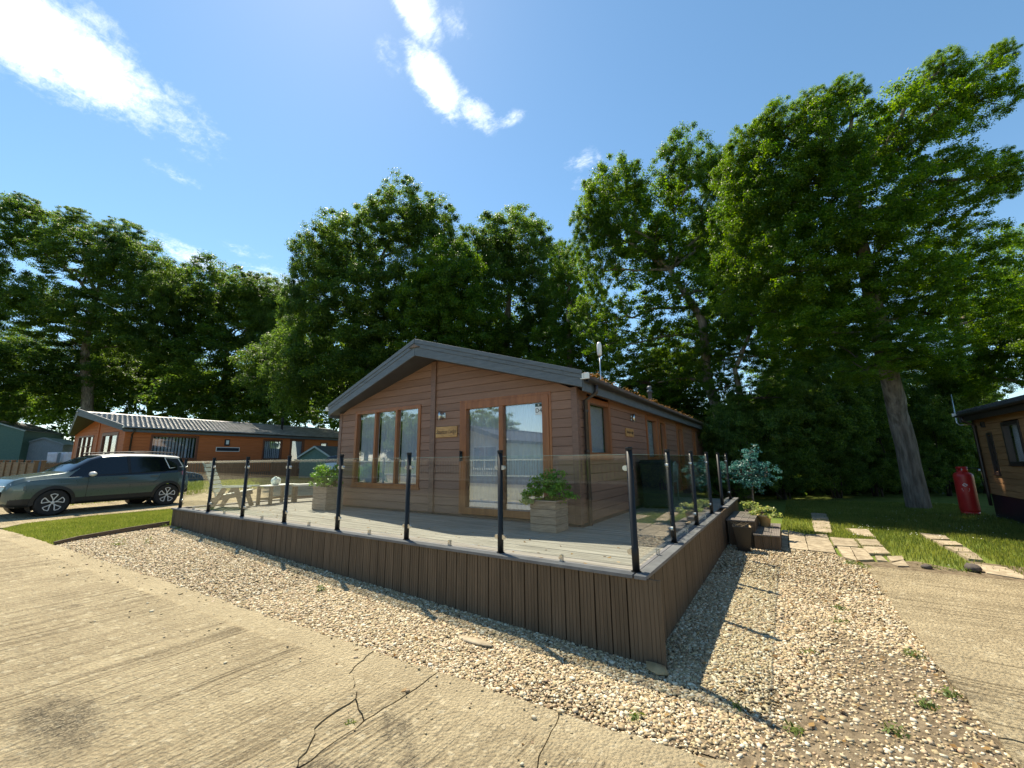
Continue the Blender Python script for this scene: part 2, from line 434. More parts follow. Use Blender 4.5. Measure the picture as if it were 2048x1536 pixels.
M['card_green'] = plain('dark green card', (0.03, 0.07, 0.06), 0.6)
M['pot_black'] = plain('black pot side', (0.02, 0.018, 0.016), 0.3)
M['pot_tan'] = mottled('tan pot side', (0.34, 0.25, 0.13), (0.46, 0.35, 0.20), 8, 0.8, 50, 0.3)
M['pot_yellow'] = mottled('yellow clay pot', (0.50, 0.36, 0.16), (0.62, 0.46, 0.24), 8, 0.7, 50, 0.2)
M['green_iron'] = plain('pale green cast iron', (0.30, 0.42, 0.38), 0.5)
M['bin'] = plain('dark green bin', (0.012, 0.020, 0.022), 0.5)
M['stone_dark'] = mottled('dark rock', (0.06, 0.05, 0.045), (0.12, 0.10, 0.085), 8, 0.9, 30, 0.5)
M['membrane'] = mottled('torn weed membrane', (0.26, 0.19, 0.09), (0.40, 0.30, 0.16), 9, 0.8, 30, 0.4)
M['litter'] = leaf_mat('dry leaf litter', (0.16, 0.09, 0.03), (0.30, 0.19, 0.07), (0.40, 0.30, 0.14), trans=0.2, scale=6)


# ------------------------------------------------------------------ mesh helpers
def link(name, me, mat=None, parent=None, smooth=False):
    if mat is not None and not me.materials: me.materials.append(mat)
    if smooth and len(me.polygons):
        me.polygons.foreach_set('use_smooth', np.ones(len(me.polygons), bool))
    o = bpy.data.objects.new(name, me); COL.objects.link(o)
    if parent is not None: o.parent = parent
    return o


def np_mesh(name, verts, faces):
    """fast mesh from arrays: verts (N,3), faces (M,k)"""
    verts = np.asarray(verts, np.float32); faces = np.asarray(faces, np.int32)
    me = bpy.data.meshes.new(name)
    me.vertices.add(len(verts)); me.vertices.foreach_set('co', verts.ravel())
    k = faces.shape[1]
    me.loops.add(faces.size); me.loops.foreach_set('vertex_index', faces.ravel())
    me.polygons.add(len(faces))
    me.polygons.foreach_set('loop_start', np.arange(len(faces), dtype=np.int32) * k)
    me.polygons.foreach_set('loop_total', np.full(len(faces), k, np.int32))
    me.update(calc_edges=True)
    return me


class MB:
    def __init__(self): self.v, self.f = [], []

    def poly(self, vs, fs):
        k = len(self.v); self.v += [tuple(map(float, q)) for q in vs]; self.f += [tuple(i + k for i in q) for q in fs]
        return self

    def box(self, x0, x1, y0, y1, z0, z1):
        return self.poly([(x0, y0, z0), (x1, y0, z0), (x1, y1, z0), (x0, y1, z0), (x0, y0, z1), (x1, y0, z1), (x1, y1, z1), (x0, y1, z1)],
                         [(0, 3, 2, 1), (4, 5, 6, 7), (0, 1, 5, 4), (1, 2, 6, 5), (2, 3, 7, 6), (3, 0, 4, 7)])

    def bar(self, p, q, w, t, up=(0, 0, 1)):
        """rectangular bar from p to q, w wide sideways, t thick along 'up'"""
        p, q = Vector(p), Vector(q); d = (q - p).normalized(); u = Vector(up)
        s = d.cross(u)
        if s.length < 1e-4: s = d.cross(Vector((1, 0, 0)))
        s.normalize(); u = s.cross(d)
        vs = []
        for c in (p, q):
            for a, b in ((-1, -1), (1, -1), (1, 1), (-1, 1)): vs.append(c + s * (a * w / 2) + u * (b * t / 2))
        return self.poly(vs, [(0, 1, 2, 3), (7, 6, 5, 4), (0, 4, 5, 1), (1, 5, 6, 2), (2, 6, 7, 3), (3, 7, 4, 0)])

    def tube(self, pts, radii, n=8, cap=True):
        pts = [Vector(p) for p in pts]
        if not hasattr(radii, '__len__'): radii = [radii] * len(pts)
        rings = []
        ref = Vector((0.31, 0.77, 0.55))
        for i, p in enumerate(pts):
            d = (pts[min(i + 1, len(pts) - 1)] - pts[max(i - 1, 0)]).normalized()
            a = d.cross(ref)
            if a.length < 1e-3: a = d.cross(Vector((1, 0, 0)))
            a.normalize(); b = d.cross(a)
            rings.append([p + (a * math.cos(2 * math.pi * k / n) + b * math.sin(2 * math.pi * k / n)) * radii[i] for k in range(n)])
        fs = []
        for i in range(len(pts) - 1):
            for k in range(n): fs.append((i * n + k, i * n + (k + 1) % n, (i + 1) * n + (k + 1) % n, (i + 1) * n + k))
        if cap: fs += [tuple(range(n - 1, -1, -1)), tuple(range((len(pts) - 1) * n, len(pts) * n))]
        return self.poly([v for r in rings for v in r], fs)

    def lathe(self, prof, n=20, c=(0, 0, 0), axis='z'):
        vs, fs = [], []
        for r, h in prof:
            for k in range(n):
                a = 2 * math.pi * k / n
                if axis == 'z': vs.append((c[0] + r * math.cos(a), c[1] + r * math.sin(a), c[2] + h))
                else: vs.append((c[0] + r * math.cos(a), c[1] + h, c[2] + r * math.sin(a)))
        for i in range(len(prof) - 1):
            for k in range(n): fs.append((i * n + k, i * n + (k + 1) % n, (i + 1) * n + (k + 1) % n, (i + 1) * n + k))
        return self.poly(vs, fs)

    def prism(self, prof, y0, y1):
        """closed profile of (x, z) pushed from y0 to y1"""
        n = len(prof)
        vs = [(x, y0, z) for x, z in prof] + [(x, y1, z) for x, z in prof]
        fs = [tuple(range(n)), tuple(range(2 * n - 1, n - 1, -1))] + [(i, (i + n), (i + 1) % n + n, (i + 1) % n) for i in range(n)]
        return self.poly(vs, fs)

    def mesh(self, name):
        me = bpy.data.meshes.new(name); me.from_pydata(self.v, [], self.f)
        bm = bmesh.new(); bm.from_mesh(me); bmesh.ops.recalc_face_normals(bm, faces=bm.faces[:]); bm.to_mesh(me); bm.free()
        return me

    def build(self, name, mat, parent=None, smooth=False, bevel=0.0):
        o = link(name, self.mesh(name), mat, parent, smooth)
        if bevel:
            b = o.modifiers.new('bevel', 'BEVEL'); b.width = bevel; b.segments = 2; b.limit_method = 'ANGLE'
        return o


def empty(name, loc=(0, 0, 0), rz=0.0):
    o = bpy.data.objects.new(name, None); COL.objects.link(o)
    o.location = loc; o.rotation_euler = (0, 0, rz); o.empty_display_size = 0.2
    return o


def tag(o, label=None, cat=None, group=None, kind=None):
    if label: o['label'] = label
    if cat: o['category'] = cat
    if group: o['group'] = group
    if kind: o['kind'] = kind
    return o


def text(name, s, size, mat, parent, loc, rot, shear=0.0, align='CENTER', ext=0.0015, sx=1.0):
    c = bpy.data.curves.new(name, 'FONT'); c.body = s; c.size = size; c.extrude = ext; c.shear = shear
    c.align_x = align; c.align_y = 'CENTER'; c.materials.append(mat); c.resolution_u = 3
    t = bpy.data.objects.new('text_source', c); COL.objects.link(t)
    bpy.context.view_layer.update()
    me = bpy.data.meshes.new_from_object(t.evaluated_get(bpy.context.evaluated_depsgraph_get()))
    bpy.data.objects.remove(t); me.materials.clear()
    o = link(name, me, mat, parent)
    o.location = loc; o.rotation_euler = rot; o.scale = (sx, 1, 1)
    return o


# ------------------------------------------------------------------ terrain
KX = [-80, -40, -26, -20.5, -17.5, -15, -10.5, 0, 3, 60]
KZ = [.4, .2, .1, 0, -.3, -.33, -.375, -.69, -.70, -.70]


def gz(x, y):
    r = np.clip((np.asarray(x) + 3) / 3, 0, 1)
    return np.interp(x, KX, KZ) + r * np.interp(y, [4, 13, 30], [0, .13, .2])


def sheet(name, poly, mat, off, parent=None, thick=0.0, step=1.0):
    """a polygon laid on the terrain, cut so that it follows it"""
    bm = bmesh.new()
    vs = [bm.verts.new((x, y, 0)) for x, y in poly]
    for t3 in tessellate_polygon([[Vector((x, y, 0)) for x, y in poly]]):
        try: bm.faces.new([vs[i] for i in t3])
        except ValueError: pass
    xs = [p[0] for p in poly]; ys = [p[1] for p in poly]
    cuts = sorted(set(KX + [-3, -2, -1] + list(np.arange(math.ceil(min(xs)), max(xs), step))))
    for c in cuts:
        if min(xs) < c < max(xs):
            bmesh.ops.bisect_plane(bm, geom=bm.verts[:] + bm.edges[:] + bm.faces[:], plane_co=(c, 0, 0), plane_no=(1, 0, 0), dist=1e-5)
    for c in (4, 7, 10, 13, 20, 30):
        if min(ys) < c < max(ys):
            bmesh.ops.bisect_plane(bm, geom=bm.verts[:] + bm.edges[:] + bm.faces[:], plane_co=(0, c, 0), plane_no=(0, 1, 0), dist=1e-5)
    for v in bm.verts: v.co.z = float(gz(v.co.x, v.co.y)) + off
    for f in bm.faces:
        if f.normal.z < 0: f.normal_flip()
    bmesh.ops.recalc_face_normals(bm, faces=bm.faces[:])
    bm.normal_update()
    if sum(f.normal.z for f in bm.faces) < 0: bmesh.ops.reverse_faces(bm, faces=bm.faces[:])
    if thick:
        r = bmesh.ops.extrude_face_region(bm, geom=bm.faces[:])
        new = [g for g in r['geom'] if isinstance(g, bmesh.types.BMVert)]
        old = set(bm.verts[:]) - set(new)
        for v in old: v.co.z -= thick
        bmesh.ops.recalc_face_normals(bm, faces=bm.faces[:])
    me = bpy.data.meshes.new(name); bm.to_mesh(me); bm.free()
    return link(name, me, mat, parent)


def wiggle(pts, step=0.06, amp=0.02, seed=1):
    r = random.Random(seed); out = []
    for (ax, ay), (bx, by) in zip(pts[:-1], pts[1:]):
        L = math.hypot(bx - ax, by - ay); n = max(1, int(L / step)); nx, ny = -(by - ay) / L, (bx - ax) / L
        for i in range(n):
            k = i / n; a = amp * r.uniform(-1, 1) if i else 0
            out.append((ax + (bx - ax) * k + nx * a, ay + (by - ay) * k + ny * a))
    out.append(pts[-1])
    return out


# ground: one sheet to the horizon
xs = np.unique(np.concatenate([np.linspace(-900, -90, 12), np.arange(-80, 40.1, 1.0), np.array(KX), np.linspace(60, 900, 10)]))
ys = np.unique(np.concatenate([np.linspace(-900, -60, 8), np.arange(-50, 40.1, 1.5), np.array([4., 13., 30.]), np.linspace(60, 900, 10)]))
GX, GY = np.meshgrid(xs, ys)
GZ = gz(GX, GY) - 0.045
nx_, ny_ = len(xs), len(ys)
idx = np.arange(nx_ * ny_).reshape(ny_, nx_)
gf = np.stack([idx[:-1, :-1], idx[:-1, 1:], idx[1:, 1:], idx[1:, :-1]], -1).reshape(-1, 4)
tag(link('ground', np_mesh('ground', np.stack([GX, GY, GZ], -1).reshape(-1, 3), gf), M['grass_ground'], None, True), kind='structure')

# road of concrete slabs; its far edge runs slightly askew to the deck
def edge_y(x): return EDGE_P[1] + (x - EDGE_P[0]) * EDGE_D[1] / EDGE_D[0]


road = tag(empty('concrete_road', (0, 0, 0)), kind='structure')
tag(sheet('road_base', [(-60, -12), (9, -12), (9, edge_y(9) - .05), (-60, edge_y(-60) - .05)], M['soil'], -0.03, road), None)
joint = wiggle([(-1.25, edge_y(-1.25)), (-1.22, -1.46), (-1.22, -1.81), (-1.21, -2.04), (-1.18, -2.36), (-1.17, -3.2), (-1.17, -9)], 0.07, 0.010, 3)
crack = wiggle([(-1.94, edge_y(-1.94)), (-1.79, -1.61), (-1.54, -1.72), (-1.47, -1.78), (-1.41, -2.12), (-1.20, -2.34)], 0.05, 0.022, 4)
side = wiggle([(-1.47, -1.78), (-1.36, -1.84), (-1.235, -1.89)], 0.05, 0.015, 5)
joint2 = wiggle([(-0.23, edge_y(-.23)), (-0.17, -1.37), (-0.11, -1.6), (-0.05, -2.2), (0.0, -3.0), (0.0, -9)], 0.07, 0.015, 6)


def edge_run(x0, x1, seed):
    n = max(2, int(abs(x1 - x0) / 0.12)); r = random.Random(seed)
    return [(x0 + (x1 - x0) * i / n, edge_y(x0 + (x1 - x0) * i / n) + (r.uniform(-.022, .022) if 0 < i < n else 0)) for i in range(n + 1)]


def shift(pts, dx): return [(x + dx, y) for x, y in pts]


g_ = 0.0045
jl = [p for p in joint if p[1] <= -2.36]
sheet('road_slab', [(-8.9 + .012, -9)] + shift(jl, -.008)[::-1] + shift(crack, -g_)[::-1] + edge_run(-1.95, -8.9 + .012, 8)[1:], M['road'], 0.008, road, 0.1)
up = [p for p in joint if p[1] >= -1.89]
dn = [p for p in joint if -2.345 <= p[1] < -1.89]
k_c = min(range(len(crack)), key=lambda i: (crack[i][0] + 1.47) ** 2 + (crack[i][1] + 1.78) ** 2)
sheet('road_slab', edge_run(-1.93 + g_, -1.25 - g_, 9) + shift(up, -.008) + [(x, y + .005) for x, y in side[::-1]] + shift(crack[1:k_c], g_)[::-1], M['road'], 0.004, road, 0.1)
sheet('road_slab', [(x, y - .005) for x, y in side] + shift(dn, -.008) + shift(crack[k_c + 1:], g_)[::-1], M['road'], 0.001, road, 0.1)
sheet('road_slab', shift(joint, .008) + shift(joint2, -g_)[::-1] + edge_run(-.23 - g_, -1.25 + g_, 10)[1:-1], M['road'], 0.006, road, 0.1)
sheet('road_slab', shift(joint2, g_) + [(9, -9), (9, edge_y(9))] + edge_run(8.9, -.23 + g_, 12)[1:-1], M['road'], 0.009, road, 0.1)
sheet('road_slab', [(-8.9 - .012, -9)] + [(-8.9 - .012, edge_y(-8.9))] + edge_run(-9.0, -16.5, 13) + [(-16.5, -9)], M['road'], 0.006, road, 0.1)
sheet('road_slab', [(-16.53, -9), (-16.53, edge_y(-16.53)), (-60, edge_y(-60)), (-60, -9)], M['road'], 0.006, road, 0.1)

# parking drive at the left and drive at the right
drive_l = tag(sheet('parking_drive', wiggle([(-13.05, -2.24), (-13.6, -1.85), (-14.05, -0.62), (-14.2, 1.1), (-14.4, 4.2), (-15, 7.5)], .12, .03, 21)
                    + [(-19.2, 8.5), (-19.6, -2.9), (-16.5, -2.62)], M['drive'], 0.004, None, 0.08), kind='structure')
dr_edge = wiggle([(2.08, 4.78), (2.07, 3.4), (2.06, 2.23), (2.07, 1.4), (2.08, 0.95), (2.10, 0.3), (2.13, -.2), (2.16, edge_y(2.16) + .05)], .1, .018, 22)
drive_r = tag(empty('side_drive'), kind='structure')
ck = wiggle([(2.05, 0.10), (2.3, 0.16), (2.6, .1), (3.2, .18), (5, .2)], .06, .02, 24)
up_e = [p for p in dr_edge if p[1] > 0.13]; dn_e = [p for p in dr_edge if p[1] < 0.05]
sheet('drive_slab', up_e + [(x, y + .008) for x, y in ck][1:] + [(9, .3), (9, 4.85)] + wiggle([(8, 4.84), (2.2, 4.79)], .12, .02, 25), M['drive'], 0.006, drive_r, 0.09)
sheet('drive_slab', dn_e + [(9, edge_y(9) + .05), (9, .2)] + [(x, y - .008) for x, y in ck[::-1]][:-1], M['drive'], 0.004, drive_r, 0.09)

# gravel beds (base sheets; stones follow as one mass)
bed_f = [(-10.45, -0.02), (-10.23, -0.92), (-9.93, -1.66), (-9.62, -2.0)] + [(x, edge_y(x) + .0) for x in (-8, -6, -4, -2, 0, 2.16)] + [(2.16, -0.2), (2.1, .6), (2.08, 2.2), (2.1, 4.8), (1.9, 5.1), (1.75, 5.55), (0.95, 5.65), (0.0, 5.8), (0.0, -0.02)]
tag(sheet('gravel_bed', bed_f, M['gravel_bed'], -0.020), kind='structure')
tag(sheet('soil_patch', wiggle([(0.35, -.98), (0.6, -.62), (.95, -.35), (1.15, .15), (1.25, .8), (1.5, 1.5), (1.8, 1.9), (2.06, 1.7), (2.07, .9), (2.1, .2), (2.14, -.6), (2.0, -.97), (1.2, -1.0), (.35, -.98)], .08, .05, 31)[:-1], M['soil'], -0.013), kind='structure')
tag(sheet('soil_strip', [(2.08, 4.83), (2.06, 5.12), (2.35, 5.3), (2.8, 5.6), (3.4, 5.1), (3.5, 6.0), (3.95, 5.9), (9, 5.6), (9, 4.87)], M['soil'], -0.012), kind='structure')


# ------------------------------------------------------------------ gravel stones
def ico(sub):
    bm = bmesh.new(); bmesh.ops.create_icosphere(bm, subdivisions=sub, radius=1)
    v = np.array([q.co[:] for q in bm.verts]); f = np.array([[l.index for l in q.verts] for q in bm.faces]); bm.free()
    return v, f


BOX_V = np.array([[x, y, z] for z in (-1, 1) for y in (-1, 1) for x in (-1, 1)], float) * .72
BOX_F = np.array([[0, 2, 3], [0, 3, 1], [4, 5, 7], [4, 7, 6], [0, 1, 5], [0, 5, 4], [2, 6, 7], [2, 7, 3], [0, 4, 6], [0, 6, 2], [1, 3, 7], [1, 7, 5]])
OCT_V = np.array([[1, 0, 0], [-1, 0, 0], [0, 1, 0], [0, -1, 0], [0, 0, 1], [0, 0, -1], ], float)
OCT_F = np.array([[0, 2, 4], [2, 1, 4], [1, 3, 4], [3, 0, 4], [2, 0, 5], [1, 2, 5], [3, 1, 5], [0, 3, 5]])


def scatter_stones(name, pts, size, base, rng, lift=0.3):
    bv, bf = base
    n = len(pts); sz = size * np.clip(rng.lognormal(-.06, .36, n), .35, 2.3)
    s = np.stack([sz * rng.uniform(0.8, 1.35, n), sz * rng.uniform(0.6, 1.0, n), sz * rng.uniform(0.4, 0.75, n)], -1)
    v = bv[None] * (1 + rng.uniform(-.2, .2, (n, len(bv), 1)))
    v = v * s[:, None, :]
    a = rng.uniform(0, 6.283, n); tl = rng.normal(0, .35, n)
    ct, st = np.cos(tl)[:, None], np.sin(tl)[:, None]
    x, y, z = v[..., 0], v[..., 1], v[..., 2]
    y, z = y * ct - z * st, y * st + z * ct
    ca, sa = np.cos(a)[:, None], np.sin(a)[:, None]
    x, y = x * ca - y * sa, x * sa + y * ca
    P = np.stack([x, y, z], -1)
    P[..., 0] += pts[:, 0, None]; P[..., 1] += pts[:, 1, None]
    P[..., 2] += (gz(pts[:, 0], pts[:, 1]) - 0.016 + s[:, 2] * lift + rng.uniform(0, .006, n))[:, None]
    F = bf[None] + (np.arange(n) * len(bv))[:, None, None]
    return np_mesh(name, P.reshape(-1, 3), F.reshape(-1, bf.shape[1]))


def in_poly(P, poly):
    x, y = P[:, 0], P[:, 1]; c = np.zeros(len(P), bool); n = len(poly)
    for i in range(n):
        x1, y1 = poly[i]; x2, y2 = poly[(i + 1) % n]
        cond = ((y1 > y) != (y2 > y)) & (x < (x2 - x1) * (y - y1) / ((y2 - y1) + 1e-12) + x1)
        c ^= cond
    return c


def wav(P, k=1.0, ph=0.0):
    x, y = P[:, 0] * k, P[:, 1] * k
    return (np.sin(1.7 * x + 2.3 * y + ph) + np.sin(-2.9 * x + 1.3 * y + 1.7 * ph + 1) + np.sin(4.1 * x + 3.7 * y + 2) * .6 + np.sin(-6.3 * x + 7.9 * y) * .4) / 3


def stone_mat():
    m, t, p, o = new_mat('mixed gravel stone')
    g = t.n.new('ShaderNodeNewGeometry')
    r = g.outputs['Random Per Island']
    cr = t.n.new('ShaderNodeValToRGB'); t.l.new(r, cr.inputs[0])
    e = cr.color_ramp.elements
    e[0].color = (0.20, 0.15, 0.10, 1); e[1].color = (0.74, 0.69, 0.54, 1)
    for pos, c in ((0.12, (0.29, 0.21, 0.125)), (0.3, (0.36, 0.285, 0.16)), (0.5, (0.44, 0.36, 0.21)), (0.66, (0.58, 0.50, 0.36)), (0.8, (0.46, 0.30, 0.18)), (0.86, (0.62, 0.56, 0.41))):
        q = e.new(pos); q.color = (*c, 1)
    n = t.noise(g.outputs['Position'], 90, 3)
    t.l.new(t.mix(t.math('MULTIPLY', n, 0.4), cr.outputs[0], (0.38, 0.29, 0.165)), p.inputs['Base Color'])
    p.inputs['Roughness'].default_value = 0.75; p.inputs['Specular IOR Level'].default_value = 0.3
    return m


M['stones'] = stone_mat()
def bed_points(n, box):
    P = np.stack([RNG.uniform(box[0], box[1], n), RNG.uniform(box[2], box[3], n)], -1)
    P = P[in_poly(P, bed_f)]
    return P


A = bed_points(330000, (-4.2, 2.2, -2.0, 3.2))
keep = np.ones(len(A), bool)
soil = (np.clip((A[:, 0] - 0.55) / 1.3, 0, 1) * np.clip((1.6 - A[:, 1]) / 1.5, 0, 1) + np.clip((edge_y(A[:, 0]) + .42 - A[:, 1]) / .42, 0, 1) * np.clip((A[:, 0] + .9) / .8, 0, 1) * .8)
soil = soil + np.clip((A[:, 0] - .75) / .7, 0, 1) * np.clip((A[:, 1] + 1.2) / .8, 0, 1) * np.clip((4.6 - A[:, 1]) / 1.2, 0, 1) * (.42 + .3 * wav(A, 1.1, 1.0))
keep = RNG.uniform(0, 1, len(A)) > np.clip(soil * .95 + wav(A, 1.6) * .35 * (soil > .1), 0, .84)
A = A[keep]
A = A[RNG.permutation(len(A))[:84000]]
tag(link('gravel', scatter_stones('gravel', A, 0.0097, (BOX_V, BOX_F), RNG), M['stones'], None, True), 'pale mixed gravel spread round the foot of the deck', 'gravel', None, 'stuff')
B = np.concatenate([bed_points(260000, (-10.6, -4.2, -2.2, 0)), bed_points(60000, (0, 2.2, 3.2, 5.9))])
B = B[RNG.permutation(len(B))[:52000]]
tag(link('gravel', scatter_stones('gravel', B, 0.0140, (OCT_V, OCT_F), RNG), M['stones'], None, True), 'pale mixed gravel at the far ends of the beds', 'gravel', None, 'stuff')
# stray pebbles spilled on the road edge
Cq = np.stack([RNG.uniform(-9, 1.5, 260), RNG.uniform(0, 1, 260) ** 2.2 * -1.0], -1); Cq[:, 1] = edge_y(Cq[:, 0]) + Cq[:, 1]
me_ = scatter_stones('stray_pebbles', Cq, 0.010, ico(1), RNG)
co = np.empty(len(me_.vertices) * 3, np.float32); me_.vertices.foreach_get('co', co); co[2::3] += 0.024; me_.vertices.foreach_set('co', co)
tag(link('stray_pebbles', me_, M['stones'], None, True), 'stray pebbles spilled over the road edge', 'pebbles', None, 'stuff')

# ------------------------------------------------------------------ paving slabs
def split_quad(q, n):
    (a, b, c, d) = [np.array(p) for p in q]      # a-b far edge, d-c near edge
    out = []
    for i in range(n):
        k0, k1 = i / n, (i + 1) / n
        out.append([a + (d - a) * k0, b + (c - b) * k0, b + (c - b) * k1, a + (d - a) * k1])
    return out


def paving(parent, quads, seed):
    r = random.Random(seed)
    for q in quads:
        c = sum(np.array(p) for p in q) / len(q)
        pts = [tuple(c + (np.array(p) - c) * (1 - 0.006 / max(.1, np.linalg.norm(np.array(p) - c)))) for p in q]
        sheet('paving_slab', wiggle(pts + [pts[0]], .12, .006, r.randint(0, 9999))[:-1], M['paving'], 0.002 + r.uniform(-.005, .008), parent, 0.06)


path_a = tag(empty('paved_path', (1.5, 6.5, -.69)), kind='structure')
path_a.location = (0, 0, 0)
qs = []
qs += split_quad([(0.97, 7.64), (1.09, 7.64), (1.08, 5.64), (0.98, 5.64)], 2)
qs += split_quad([(1.1, 7.64), (1.38, 7.33), (1.38, 5.58), (1.09, 5.65)], 2)
qs += split_quad([(1.39, 7.33), (1.78, 7.55), (1.78, 5.55), (1.39, 5.59)], 2)
qs += [[(1.81, 7.2), (2.2, 7.19), (2.21, 6.37), (1.81, 6.29)], [(1.85, 6.27), (2.04, 6.28), (2.01, 5.14), (1.86, 5.32)], [(2.05, 6.28), (2.24, 6.25), (2.25, 5.35), (2.03, 5.19)],
       [(2.21, 7.19), (2.56, 7.33), (2.56, 6.62), (2.23, 6.5)], [(2.23, 6.48), (2.56, 6.6), (2.56, 6.0), (2.25, 5.86)], [(2.31, 5.7), (2.4, 5.75), (2.42, 5.34), (2.29, 5.34)],
       [(2.47, 5.75), (2.69, 5.91), (2.66, 5.59), (2.46, 5.33)], [(2.42, 5.13), (2.64, 5.51), (2.63, 5.09), (2.48, 5.0)], [(2.19, 8.59), (2.6, 8.66), (2.59, 7.58), (2.31, 7.72)]]
qs += split_quad([(1.65, 11.01), (2.01, 10.98), (1.98, 9.77), (1.62, 9.58)], 2) + split_quad([(1.61, 9.49), (1.98, 9.68), (1.9, 7.74), (1.57, 7.69)], 3)
paving(path_a, qs, 5)
path_b = tag(empty('stepping_stone_path'), kind='structure')
paving(path_b, [[(3.43, 8.57), (3.8, 8.46), (3.76, 7.98), (3.45, 7.82)], [(3.46, 7.77), (3.79, 7.79), (3.79, 7.39), (3.49, 7.27)], [(3.49, 7.18), (3.79, 7.29), (3.76, 6.75), (3.53, 6.75)],
                [(3.52, 6.66), (3.76, 6.71), (3.69, 6.1), (3.53, 6.15)], [(3.49, 5.77), (3.81, 5.72), (3.85, 5.27), (3.77, 5.01), (3.46, 5.16)]], 6)

# timber edging between grass strip and gravel
eb = MB()
ep = [(-10.47, -0.12), (-10.23, -0.92), (-9.93, -1.66), (-9.7, -1.98)]
for i, ((ax, ay), (bx, by)) in enumerate(zip(ep[:-1], ep[1:])):
    za, zb = float(gz(ax, ay)), float(gz(bx, by))
    eb.bar((ax, ay, za + .02 - i * .015), (bx, by, zb + .02 - i * .015 - .012), .035, .15)
tag(eb.build('edging_board', M['timber_dark'], None, False, .004), 'dark damp timber edging between the grass strip and the gravel', 'edging')

# ------------------------------------------------------------------ lodges
def hexa(mb, b, t):
    """b: 4 bottom corners in order, t: 4 top corners above them"""
    return mb.poly(list(b) + list(t), [(0, 3, 2, 1), (4, 5, 6, 7), (0, 1, 5, 4), (1, 2, 6, 5), (2, 3, 7, 6), (3, 0, 4, 7)])


def fmap(face, W_, L_):
    if face == 'front': return lambda a, d, z: (a, -d, z)
    if face == 'right': return lambda a, d, z: (d, a, z)
    if face == 'left': return lambda a, d, z: (-W_ - d, a, z)
    return lambda a, d, z: (a, L_ + d, z)


def abox(mb, mp, a0, a1, d0, d1, z0, z1):
    return hexa(mb, [mp(a0, d0, z0), mp(a1, d0, z0), mp(a1, d1, z0), mp(a0, d1, z0)], [mp(a0, d0, z1), mp(a1, d0, z1), mp(a1, d1, z1), mp(a0, d1, z1)])


def board_mesh(mb, mp, lo, hi, z0, z1, t=0.022):
    """one lap board between z0 and z1; lo/hi give the end positions at a height"""
    c0, c1 = 0.0065, 0.003
    vs = []
    for end in (lo, hi):
        for d, z in ((0, z0), (t, z0 + c0), (t * .8, z1 - c1), (0, z1)): vs.append(mp(end(z), d, z))
    return mb.poly(vs, [(0, 1, 2, 3), (7, 6, 5, 4), (0, 4, 5, 1), (1, 5, 6, 2), (2, 6, 7, 3), (3, 7, 4, 0)])


def clad_wall(parent, face, W_, L_, span, zb, zt, gable, ops, mat, each, pitch=0.15, name='cladding_board'):
    mp = fmap(face, W_, L_)
    if gable:
        xr, rise = (span[0] + span[1]) / 2, gable; hw = (span[1] - span[0]) / 2
        lim_lo = lambda z: span[0] if z <= zt else xr - hw * max(0, 1 - (z - zt) / rise)
        lim_hi = lambda z: span[1] if z <= zt else xr + hw * max(0, 1 - (z - zt) / rise)
        top = zt + rise
    else:
        lim_lo, lim_hi, top = (lambda z: span[0]), (lambda z: span[1]), zt
    joined = MB()
    z = zb
    while z < top - 0.02:
        z1 = min(z + pitch, top - 0.012)
        ivs = [(lim_lo, lim_hi, lim_lo(z), lim_hi(z))]
        for o in ops:
            ov = min(z1, o['z1']) - max(z, o['z0'])
            if ov > 0.45 * (z1 - z):
                nxt = []
                for lo, hi, l0, h0 in ivs:
                    if o['a0'] > l0 and o['a0'] < h0: nxt.append((lo, (lambda zz, v=o['a0']: v), l0, o['a0']))
                    if o['a1'] > l0 and o['a1'] < h0: nxt.append(((lambda zz, v=o['a1']: v), hi, o['a1'], h0))
                    if o['a1'] <= l0 or o['a0'] >= h0: nxt.append((lo, hi, l0, h0))
                ivs = nxt
        for lo, hi, l0, h0 in ivs:
            if h0 - l0 < .03: continue
            if each:
                mb = MB(); board_mesh(mb, mp, lo, hi, z, z1); mb.build(name, mat, parent)
            else: board_mesh(joined, mp, lo, hi, z, z1)
        z += pitch
    if not each and joined.v: joined.build('cladding', mat, parent)


